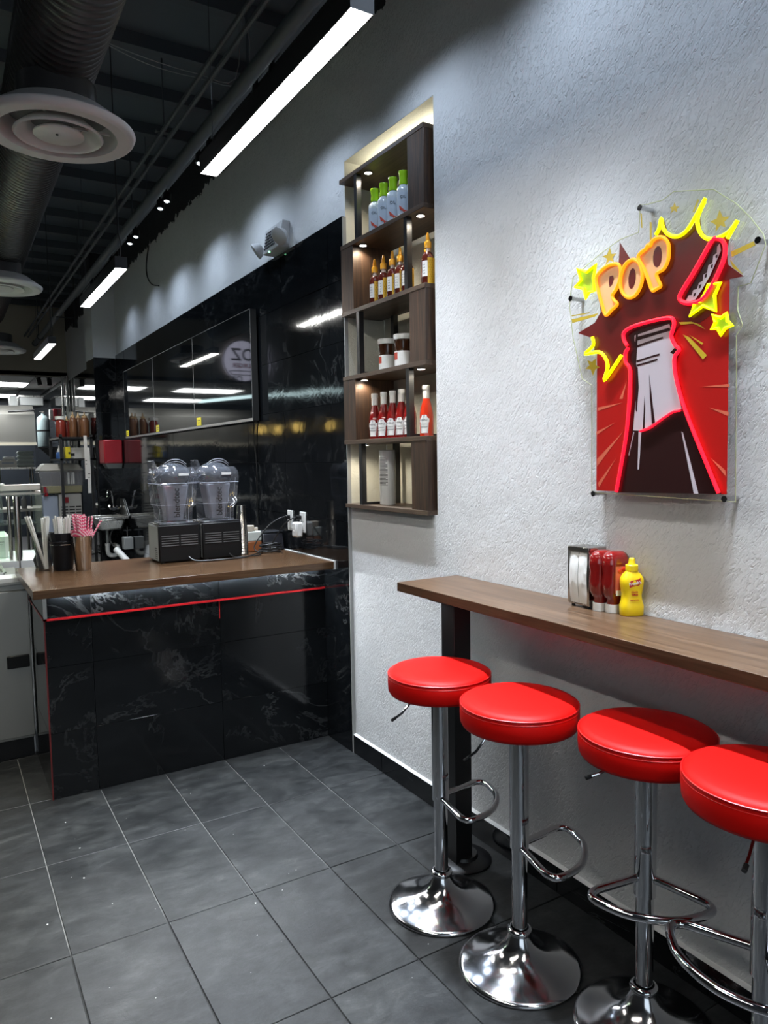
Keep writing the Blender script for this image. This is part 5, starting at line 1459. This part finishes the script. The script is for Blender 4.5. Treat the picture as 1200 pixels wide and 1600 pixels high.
# drink dispenser
t = thing('drink_dispenser', 'beverage dispenser with clear tub of yellow juice over grey vented base', 'dispenser', (1.22, 9.45, .52))
objw('base', MB().box(1.19, 1.440, 9.28, 9.62, .521, 1.19), mat('dispenser_base_grey', (.42, .42, .40), .4), t, bevel=.01)
objw('tap_column', MB().box(1.02, 1.185, 9.30, 9.60, .60, 1.17), mat('dispenser_front_blue', (.36, .42, .55), .3), t, bevel=.01)
objw('drip_tray', MB().box(.98, 1.19, 9.30, 9.60, .521, .56), M['whiteplastic'], t, bevel=.005)
for xa, xb in ((1.215, 1.285), (1.300, 1.360), (1.372, 1.430)):
    b = MB()
    for k in range(13): b.box(xa, xb, 9.276, 9.281, .62+.034*k, .634+.034*k)
    objw('vent_louvre', b, M['black'], t, smooth=False)['kind'] = 'stuff'
objw('tub', MB().hexa([(1.02, 9.26, 1.195), (1.455, 9.26, 1.195), (1.455, 9.64, 1.195), (1.02, 9.64, 1.195)], [(.985, 9.24, 1.46), (1.47, 9.24, 1.46), (1.47, 9.66, 1.46), (.985, 9.66, 1.46)]), glassy('tub_plastic', (.78, .76, .75), .22, .1), t, bevel=.02)
objw('juice', MB().box(1.03, 1.450, 9.268, 9.632, 1.200, 1.285), mat('yellow_juice', (.42, .38, .05), .25), t, bevel=.01)
objw('lid', MB().hexa([(.98, 9.235, 1.461), (1.475, 9.235, 1.461), (1.475, 9.665, 1.461), (.98, 9.665, 1.461)], [(1.05, 9.30, 1.545), (1.42, 9.30, 1.545), (1.42, 9.60, 1.545), (1.05, 9.60, 1.545)]), mat('tub_lid', (.50, .49, .46), .35), t, bevel=.015)
objw('level_scale', MB().box(1.29, 1.312, 9.240, 9.246, 1.305, 1.44).box(1.325, 1.335, 9.240, 9.246, 1.305, 1.44).box(1.345, 1.365, 9.240, 9.246, 1.305, 1.44), M['whiteplastic'], t, smooth=False)
objw('logo_plate', MB().box(1.235, 1.295, 9.274, 9.279, 1.085, 1.150), M['redplastic'], t, smooth=False)
objw('spout', MB().cyl(1.06, 9.28, 1.17, 1.26, .022, n=12).box(1.03, 1.06, 9.25, 9.29, 1.21, 1.28), M['redplastic'], t)

# hood, work tables and the things on them
t = thing('exhaust_hood', 'stainless steel exhaust hood at the far end of the kitchen', 'hood', (-.2, 14.9, 1.90))
HX1 = 1.51
b = MB().add([(-2.6, 14.3, 1.905), (HX1, 14.3, 1.905), (HX1, 15.5, 1.905), (-2.6, 15.5, 1.905), (-2.6, 14.3, 2.41), (HX1, 14.3, 2.41), (HX1, 15.5, 2.58), (-2.6, 15.5, 2.58), (-2.6, 14.6, 2.58), (HX1, 14.6, 2.58)],
    [(0, 1, 5, 4), (4, 5, 9, 8), (8, 9, 6, 7), (1, 2, 6, 9, 5), (3, 0, 4, 8, 7), (3, 7, 6, 2)])
objw('canopy', b, M['steelx'], t, smooth=False)
objw('lower_rim', MB().box(-2.6, HX1+.01, 14.285, 14.30, 1.87, 1.92), mat('hood_rim', (.55, .50, .40), .4), t)
objw('filters', MB().box(-2.55, HX1-.05, 14.35, 15.45, 1.95, 1.97), M['steel'], t)
for xx in (-1.9, -1.0, -.1):
    objw('hood_lamp', MB().sphere((xx, 14.75, 1.93), .06, 12, 8, (1, 1, .5)), glow('hood_lamp_glow', (1, .95, .8), 4), t)
objw('duct_box', MB().box(1.17, 1.28, 14.75, 15.1, 2.582, 2.77), M['greyplastic'], t)
objw('gas_pipe', MB().tube([(1.087, 14.21, 2.448), (1.50, 14.21, 2.478)], .020, 8), M['black'], t)
t = thing('duct_box', 'grey fan housing above the steel hood', 'duct', (1.5, 14.8, 2.59))
objw('body', MB().box(1.32, 1.70, 14.62, 15.2, 2.59, 2.74), M['greyplastic'], t, bevel=.01)
objw('flange', MB().box(1.31, 1.71, 14.61, 15.21, 2.74, 2.765), M['steel'], t)
t = thing('gas_cylinder', 'pale blue-grey gas cylinder standing beside the hood', 'cylinder', (1.625, 14.18, 1.839))
objw('tank', MB().lathe([(0, .0), (.092, 0), (.103, .013), (.103, .455), (.095, .505), (.063, .54), (.029, .555), (.029, .578), (0, .578)], 28, (1.625, 14.18, 1.8395)), mat('cylinder_paint', (.34, .43, .45), .4), t, angle=50)
objw('valve', MB().cyl(1.625, 14.18, 2.41, 2.46, .016, n=10).box(1.57, 1.65, 14.17, 14.19, 2.445, 2.462), M['steel'], t)
objw('strap', MB().lathe([(.1045, .265), (.107, .265), (.107, .292), (.1045, .292)], 28, (1.625, 14.18, 1.84)), M['black'], t)
t = thing('wall_bracket_shelf', 'small black bracket shelf carrying the gas cylinder', 'shelf', (1.66, 14.18, 1.815))
objw('board', MB().box(1.51, 1.794, 14.04, 14.32, 1.815, 1.839), M['blackmetal'], t)
objw('bracket', MB().hexa([(1.765, 14.16, 1.60), (1.79, 14.16, 1.60), (1.79, 14.20, 1.60), (1.765, 14.20, 1.60)], [(1.55, 14.16, 1.814), (1.79, 14.16, 1.814), (1.79, 14.20, 1.814), (1.55, 14.20, 1.814)]), M['blackmetal'], t)
t = thing('alarm_pull', 'red fire alarm pull box with white side on the black wall', 'alarm', (1.77, 13.7, 2.25))
objw('box', MB().box(1.735, 1.7945, 13.65, 13.78, 2.27, 2.47), mat('alarm_red', (.50, .02, .04), .35), t, bevel=.006)
objw('cover', MB().box(1.675, 1.734, 13.66, 13.77, 2.29, 2.46), M['whiteplastic'], t, bevel=.006)
objw('pull', MB().cyl(1.755, 13.64, 2.22, 2.27, .012, n=8), M['chrome'], t)
t = thing('conduit_pipe', 'vertical steel conduit pair running down from the kitchen ceiling', 'pipe', (1.765, 12.3, 1.0))
objw('pipe', MB().tube([(1.770, 12.28, 1.0), (1.770, 12.28, 2.884)], .022, 12), M['steel'], t)
objw('pipe', MB().tube([(1.715, 12.36, 1.0), (1.715, 12.36, 2.884)], .016, 10), M['steel'], t)
t = thing('paper_cups', 'tall stack of white paper cups on the wall rack end', 'cups', (1.46, 9.78, 1.846))
b = MB()
for k in range(9): b.lathe([(.040, .028*k), (.047, .028*k+.10), (.049, .028*k+.104), (.046, .028*k+.104)], 18)
b.cyl(0, 0, 0, .01, .04)
obj('cup_stack', b, M['whiteplastic'], t)
t = thing('work_table', 'stainless work table at the back of the kitchen', 'table', (0, 11.6, 0))
objw('top', MB().box(-2.0, 1.15, 11.4, 12.1, .88, .92), M['steelx'], t)
objw('lower_shelf', MB().box(-1.95, 1.1, 11.45, 12.05, .25, .27), M['steelx'], t)
objw('over_shelf', MB().box(.70, 1.20, 11.55, 12.0, 1.475, 1.50), M['steel'], t)
for xx in (-1.95, 1.10):
    for yy in (11.45, 12.02): objw('leg', MB().tube([(xx, yy, 0), (xx, yy, .88)], .018, 8), M['steel'], t)
for xx in (.74, 1.16):
    for yy in (11.60, 11.96): objw('shelf_post', MB().tube([(xx, yy, .92), (xx, yy, 1.475)], .012, 8), M['steel'], t)
first = None
for k in range(4):
    z = 1.501+.058*k
    lab = ('bottom', 'second', 'third', 'top')[k]+' grey-green takeaway box in the stack on the back table shelf'
    if first is None:
        first = thing('takeaway_box', lab, 'box', (1.085, 11.75, z), 0, 'stacked takeaway boxes')
        obj('tray', MB().hexa([(-.085, -.10, 0), (.085, -.10, 0), (.085, .10, 0), (-.085, .10, 0)], [(-.11, -.12, .030), (.11, -.12, .030), (.11, .12, .030), (-.11, .12, .030)]), mat('foam_box_green', (.44, .50, .48), .6), first, bevel=.004)
        obj('lid', MB().hexa([(-.112, -.122, .031), (.112, -.122, .031), (.112, .122, .031), (-.112, .122, .031)], [(-.085, -.10, .056), (.085, -.10, .056), (.085, .10, .056), (-.085, .10, .056)]), bpy.data.materials['foam_box_green'], first, bevel=.004)
    else: dup(first, (1.085, 11.75, z), label=lab)
t = thing('film_box', 'white and blue box of film left of the takeaway boxes', 'box', (.86, 11.75, 1.501))
obj('box', MB().box(-.11, .11, -.07, .07, 0, .10), M['paper'], t, bevel=.004)
obj('printed_band', MB().box(-.08, .07, -.0712, -.070, .05, .075), M['oillabel'], t, smooth=False)
obj('roll', MB().tube([(-.06, -.01, .125), (.09, .0, .125)], .024, 12), M['whiteplastic'], t)
t = thing('squeeze_bottle', 'small grey squeeze bottle below the takeaway boxes', 'bottle', (1.02, 11.5, .921))
obj('body', MB().lathe([(0, 0), (.035, 0), (.035, .13), (.02, .15), (.006, .19), (0, .19)], 16), M['greyplastic'], t)

# twin black spotlights on the kitchen ceiling edge
for k, (x, lab) in enumerate(((1.40, 'left one of two small black cylinder spots at the kitchen ceiling edge'), (1.555, 'right one of two small black cylinder spots at the kitchen ceiling edge'))):
    t = thing('cylinder_spot', lab, 'spotlight', (x, 12.56, 2.885), 0, 'kitchen cylinder spots')
    obj('mount', MB().box(-.045, .045, -.02, .02, -.012, 0), M['black'], t)
    obj('can', MB().tube([(0, 0, -.022), (.02-.02*k, -.01, -.125)], .037, 16), M['black'], t)
    obj('stem', MB().cyl(0, 0, -.03, -.01, .008, n=8), M['black'], t)
t = thing('cylinder_spot', 'single small black cylinder spot near the end of the suspended pipe', 'spotlight', (1.46, 9.3, 3.24), 0, 'kitchen cylinder spots')
obj('can', MB().cyl(0, 0, -.115, -.015, .030, n=16), M['black'], t)
obj('mount', MB().box(-.20, .02, -.006, .006, -.014, -.002).box(-.004, .004, -.004, .004, -.015, ZC-3.10-.001), M['black'], t)
# luminous ceiling panels of the kitchen
first = None
for i, j, lab in ((0, 0, 'nearer glowing ceiling panel over the kitchen, cut by the left photo edge'), (0, 1, 'further glowing ceiling panel over the kitchen at the left photo edge'), (1, 0, 'glowing kitchen ceiling panel deeper left, near row'), (1, 1, 'glowing kitchen ceiling panel deeper left, far row')):
    loc = (.785-1.83*i, 13.92+2.36*j, 2.8865)
    if first is None:
        first = thing('ceiling_light_panel', lab, 'ceiling light', loc, 0, 'kitchen ceiling light panels')
        obj('lens', MB().box(-.58, .58, -.38, .38, -.004, -.001), M['panel'], first, smooth=False)
        obj('frame', MB().box(-.60, -.58, -.4, .4, -.008, -.0005).box(.58, .60, -.4, .4, -.008, -.0005).box(-.58, .58, -.4, -.38, -.008, -.0005).box(-.58, .58, .38, .4, -.008, -.0005), M['whiteplastic'], first, smooth=False)
    else: dup(first, loc, label=lab)

# round shop sign on the bulkhead and the order sign hanging under it: seen mirrored in the screens
t = thing('shop_sign', 'round pale shop sign on the bulkhead, seen mirrored in nearest wall screen', 'sign', (-1.21, 12.465, 3.285))
sign_glow = glow('sign_lightbox', (.74, .74, .95), 1.3)
b = MB().lathe([(0, 0), (.31, 0), (.31, .05), (0, .05)], 48).xf(frame((1, 0, 0), (0, 0, 1), (0, -1, 0), (0, .028, 0)))
obj('disc', b, sign_glow, t, angle=30)
obj('rim', MB().tube([(.312*math.cos(a), -.022, .312*math.sin(a)) for a in [2*PI*k/48 for k in range(48)]], .008, 6, True), M['black'], t)
obj('burger_outline', MB().tube(smooth_path([(.20, -.026, -.155), (-.16, -.026, -.155), (-.20, -.026, -.18), (-.18, -.026, -.21), (.16, -.026, -.21), (.20, -.026, -.18)], True), .006, 6, True), M['black'], t)
text('lettering', 'OZ', .26, M['black'], t, *YD, (0, -.024, .085), extrude=.002, bold=.004)
text('lettering', 'BURGER', .092, mat('sign_red_letters', (.60, .02, .05), .4), t, *YD, (0, -.024, -.075), extrude=.002, bold=.002)
t = thing('order_sign', 'dark outlined hanging order sign with chevrons, seen mirrored in the screens', 'sign', (-.77, 12.2, 2.88))
M['signgrey'] = mat('order_sign_grey', (.30, .31, .34), .4)
text('lettering', 'ORDER', .135, M['signgrey'], t, *YD, (-.07, 0, .045), extrude=.004)
text('lettering', 'HERE', .135, M['signgrey'], t, *YD, (-.09, 0, -.075), extrude=.004)
b = MB()
for z in (.06, -.06):
    b.tube([(.16, 0, z+.035), (.215, 0, z-.03), (.27, 0, z+.035)], .006, 6)
    b.tube([(.16, 0, z+.005), (.215, 0, z-.06), (.27, 0, z+.005)], .006, 6)
obj('chevrons', b, M['signgrey'], t)
obj('backing', MB().box(-.29, .12, .006, .010, -.14, .11), M['clear'], t, smooth=False)
obj('hanging_wires', MB().tube([(-.25, .008, .11), (-.25, .008, ZC-2.721)], .002, 5).tube([(.10, .008, .11), (.10, .008, ZC-2.721)], .002, 5), M['black'], t)
for o in (bpy.data.objects['shop_sign'], bpy.data.objects['order_sign']): o.scale = (1.15, 1.15, 1.15)
# filament pendants and a cool tube over the serving line (seen only as reflections in the tiles)
first = None
for k, (x, y) in enumerate(((.05, 8.85), (-.12, 8.75), (-.05, 7.95), (-.30, 7.6), (-.32, 7.05))):
    lab = 'warm filament bulb pendant over the serving line, '+('farthest', 'second farthest', 'middle', 'second nearest', 'nearest')[k]+' of five'
    if first is None:
        first = thing('filament_pendant', lab, 'pendant lamp', (x, y, 1.93), 0, 'filament pendants')
        obj('filament', MB().tube([(-.022, 0, -.05), (-.022, 0, .05)], .004, 6).tube([(.0, .01, -.055), (.0, .01, .055)], .004, 6).tube([(.022, 0, -.05), (.022, 0, .05)], .004, 6), glow('filament_glow', (1, .62, .16), 22), first)
        obj('bulb', MB().lathe([(0, -.085), (.035, -.07), (.048, -.03), (.045, .02), (.022, .08), (.018, .10), (0, .10)], 18), M['glass'], first)
        obj('holder', MB().cyl(0, 0, .09, .14, .02, n=12), M['blackmetal'], first)
        obj('cord', MB().tube([(0, 0, .14), (0, 0, ZC-1.931)], .003, 6), M['cable'], first)
    else: dup(first, (x, y, 1.93), label=lab)
t = thing('tube_light', 'cool white tube light hanging over the serving line', 'lamp', (-.35, 9.6, 2.40))
obj('tube', MB().tube([(.55, .9, 0), (-.35, -1.6, 0)], .022, 10), glow('cool_tube', (.72, .97, 1.0), 5), t)
obj('reflector', MB().hexa([(.57, .86, .03), (.50, .94, .03), (-.40, -1.56, .03), (-.33, -1.64, .03)], [(.57, .86, .05), (.50, .94, .05), (-.40, -1.56, .05), (-.33, -1.64, .05)]), M['steel'], t)
obj('hanging_wires', MB().tube([(.45, .62, .05), (.45, .62, ZC-2.401)], .002, 5).tube([(-.25, -1.32, .05), (-.25, -1.32, ZC-2.401)], .002, 5), M['black'], t)
# crumbs scattered on the floor tiles
b = MB(); rq = random.Random(21)
for k in range(34):
    x, y = rq.uniform(.15, 1.35), rq.uniform(1.5, 3.5); s_ = rq.choice([.0010, .0013, .0016, .002, .0035])
    b.sphere((x, y, s_*.5), s_, 5, 4, (1, rq.uniform(.5, 1), .6))
o = obj('floor_crumbs', b, M['white']); o['kind'] = 'stuff'; o['label'] = 'tiny white crumbs scattered over the slate floor tiles'; o['category'] = 'crumbs'
